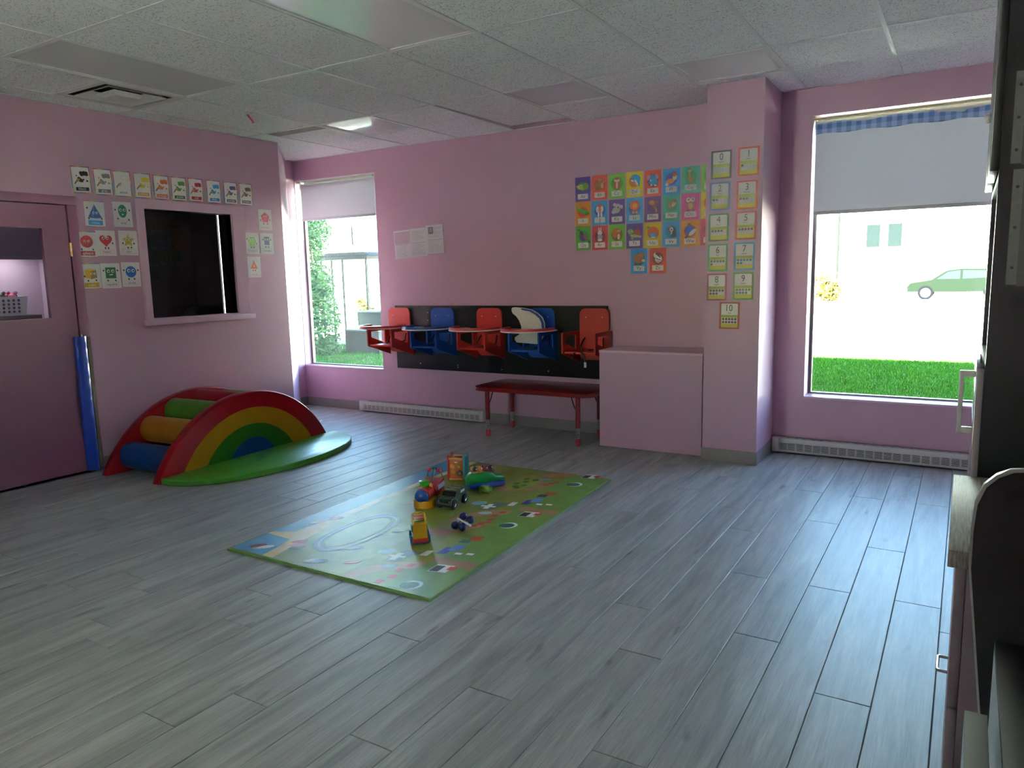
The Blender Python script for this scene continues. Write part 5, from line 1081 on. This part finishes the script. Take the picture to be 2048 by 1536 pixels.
leaf_cloud(8000, [((-.25, .1, .7), (.62, .55, .75)), ((-.2, .1, 1.5), (.50, .5, .6)), ((-.35, .1, 2.2), (.42, .45, .55)), ((-.6, .1, 2.8), (.4, .4, .55)), ((.30, -.05, .7), (.34, .35, .8)), ((.12, 0, 1.35), (.3, .3, .5)), ((-.75, .1, 1.2), (.4, .4, 1.1)), ((-.15, .2, 2.6), (.5, .3, .5)), ((-.7, .1, 3.2), (.45, .4, .4))], .062, LEAF, 5).build('foliage', t)
for k in range(5):
    mb = MB(); a = k * 1.3; mb.tube([(.06 * math.cos(a), .06 * math.sin(a), 0), (-.1 + .1 * math.cos(a), .1 * math.sin(a), .9), (-.25 + .25 * math.cos(a), .2 * math.sin(a), 1.9), (-.4 + .3 * math.cos(a), .25 * math.sin(a), 2.7)], .018, C('#4a4236', .8), 6); mb.build('stem', t)
DM = C('#15191a', .6, spec=.1)
t = thing('gazebo', 'dark metal garden gazebo with a flat roof outside the left window', 'gazebo', (-13.3, 14.25, GZ))
mb = MB(); mb.box(-.72, 1.1, -.8, .9, 2.04, 2.13, DM, .01); mb.prism([(-.72, 2.13), (1.1, 2.13), (.9, 2.22), (-.55, 2.22)], -.7, .8, DM); mb.build('roof', t)
for x, y in ((-.48, -.72), (-.12, -.72), (.24, -.72), (-.35, .8), (1.0, -.72), (1.0, .8)):
    mb = MB(); mb.box(x - .02, x + .02, y - .02, y + .02, 0, 2.04, DM); mb.build('post', t)
for z in (1.62, .72):
    mb = MB(); mb.box(-.48, .24, -.735, -.705, z - .012, z + .012, DM); mb.build('rail', t)
t = thing('parasol', 'olive garden parasol high behind the tall shrub outside the left window', 'parasol', (-15.2, 16.2, GZ))
mb = MB(); n = 16; vs = [(0, 0, 3.28)]; fs = []
for k in range(n): a = 2 * PI * k / n; vs.append((.85 * math.cos(a), .85 * math.sin(a), 3.1)); 
for k in range(n): a = 2 * PI * k / n; vs.append((.85 * math.cos(a), .85 * math.sin(a), 3.04))
fs = [(0, 1 + k, 1 + (k + 1) % n) for k in range(n)] + [(1 + k, 17 + k, 17 + (k + 1) % n, 1 + (k + 1) % n) for k in range(n)]
mb.add(vs, fs, cloth_trans('olive_canvas', (.30, .32, .14), .3)); mb.build('canopy', t)
mb = MB(); mb.cyl((0, 0, 0), (0, 0, 3.3), .025, DM, n=10); mb.build('pole', t)
for nm, l, x, y, w_, h_ in (('planter', 'large grey wicker planter box standing on the lawn', -11.0, 12.1, .95, .5), ('planter', 'smaller dark planter box stacked behind the grey wicker one', -11.35, 12.75, .7, .86)):
    t = thing(nm, l, 'planter', (x, y, GZ)); mb = MB(); mb.box(-w_ / 2, w_ / 2, -.25, .25, 0, h_ - .03, C('#2c3034', .7, bump=.6, nscale=60), .01); mb.build('box', t); mb = MB(); mb.box(-w_ / 2 - .03, w_ / 2 + .03, -.28, .28, h_ - .03, h_, C('#6f7478', .6), .005); mb.build('rim', t)
t = thing('hanging_plant', 'small spiky plant beside the gazebo post', 'plant', (-15.2, 17.4, GZ)); 
leaf_cloud(300, [((0, 0, .9), (.25, .2, .2))], .12, LEAF, 8).build('foliage', t); mb = MB(); mb.cyl((0, 0, 0), (0, 0, .8), .05, DM, n=8); mb.build('stem', t)
def bush(name, label, x, y, rx, rz, n, mat, seed):
    t = thing(name, label, 'bush', (x, y, GZ - .02)); leaf_cloud(n, [((0, 0, rz * .9), (rx, rx * .8, rz)), ((rx * .4, 0, rz * .6), (rx * .6, rx * .6, rz * .6))], .16, mat, seed).build('foliage', t)
    m_ = MB(); m_.cyl((0, 0, 0), (0, 0, rz), .08, C('#4a4236', .8), n=8); m_.build('stem', t)
bush('yellow_bush', 'round yellow green bush at the far side of the car park', -6.1, 39, .95, .8, 900, LEAFY, 11)
bush('yellow_bush', 'small yellow bush seen between the gazebo posts', -20.3, 22, .35, .45, 300, LEAFY, 12)
bush('green_bush', 'low green bush far behind the gazebo', -27.5, 30, 1.4, .5, 700, LEAF, 13)
# far building across the car park
t = thing('far_building', 'pale two storey building across the sunlit car park', 'building', (2, 56, GZ))
mb = MB(); mb.box(-40, 24, 0, 10, 0, 8.2, C('#d8d4ca', .8)); mb.build('wall', t)
mb = MB(); mb.box(-41, 25, -.6, 10.5, 8.2, 8.6, C('#a8a49a', .8)); mb.build('roof', t)
for x in (-7.6, -6.3, .2, 1.9, 3.6, 5.2, -12, -14, -18, -21, 8, 11):
    mb = MB(); mb.box(x - .42, x + .42, -.06, -.002, 2.9, 4.4, C('#050707', .5, spec=0.)); wd = mb.build('window', t)
    mb = MB(); mb.ring([(x - .5, 2.82), (x + .5, 2.82), (x + .5, 4.48), (x - .5, 4.48)], [(x - .42, 2.9), (x + .42, 2.9), (x + .42, 4.4), (x - .42, 4.4)], -.1, -.002, C('#c9c5ba', .6)); mb.build('window_frame', wd)
t = thing('lamp_post', 'thin lamp post with a hanging sign beside the yellow bush', 'lamp post', (-5.55, 40, GZ))
mb = MB(); mb.cyl((0, 0, 0), (0, 0, 6.2), .06, C('#080907', .5, spec=0.), n=10); mb.build('pole', t)
mb = MB(); mb.box(-1.0, 1.6, -.04, .04, 5.6, 5.68, C('#14140c', .5, spec=0.)); mb.build('arm', t); mb = MB(); mb.box(-1.15, -.75, -.06, .06, 4.7, 5.5, C('#0a1212', .5, spec=0.), .02); mb.build('sign', t)
# parked car
t = thing('parked_car', 'dark green parked car across the car park beyond the right window', 'car', (-.35, 42, GZ - .02))
CG = C('#040604', .5, spec=0.)
body = [(-2.15, .35), (-2.2, .6), (-2.05, .78), (-1.2, .92), (-.55, 1.36), (.1, 1.45), (1.1, 1.42), (1.75, 1.05), (2.1, .98), (2.18, .6), (2.12, .35)]
mb = MB(); mb.prism(body, -.85, .85, CG); mb.build('body', t)
mb = MB(); mb.prism([(-.95, .96), (-.48, 1.30), (.02, 1.37), (.02, .96)], -.86, .86, C('#080b0b', .5, spec=0.)); mb.prism([(.12, .96), (.12, 1.37), (1.02, 1.34), (1.45, 1.02)], -.86, .86, C('#080b0b', .5, spec=0.)); mb.build('side_windows', t)
for x in (-1.38, 1.32):
    mb = MB(); mb.cyl((x, -.87, .32), (x, .87, .32), .33, C('#030304', .5, spec=0.), n=24); wl = mb.build('wheel', t); mb = MB(); mb.cyl((x, -.875, .32), (x, -.885, .32), .22, C('#404244', .5, spec=0.), n=20); mb.build('hub', wl)
mb = MB(); mb.box(-2.17, -1.95, -.80, -.4, .6, .72, C('#d8dcd8', .1), .02); mb.build('headlamp', t)
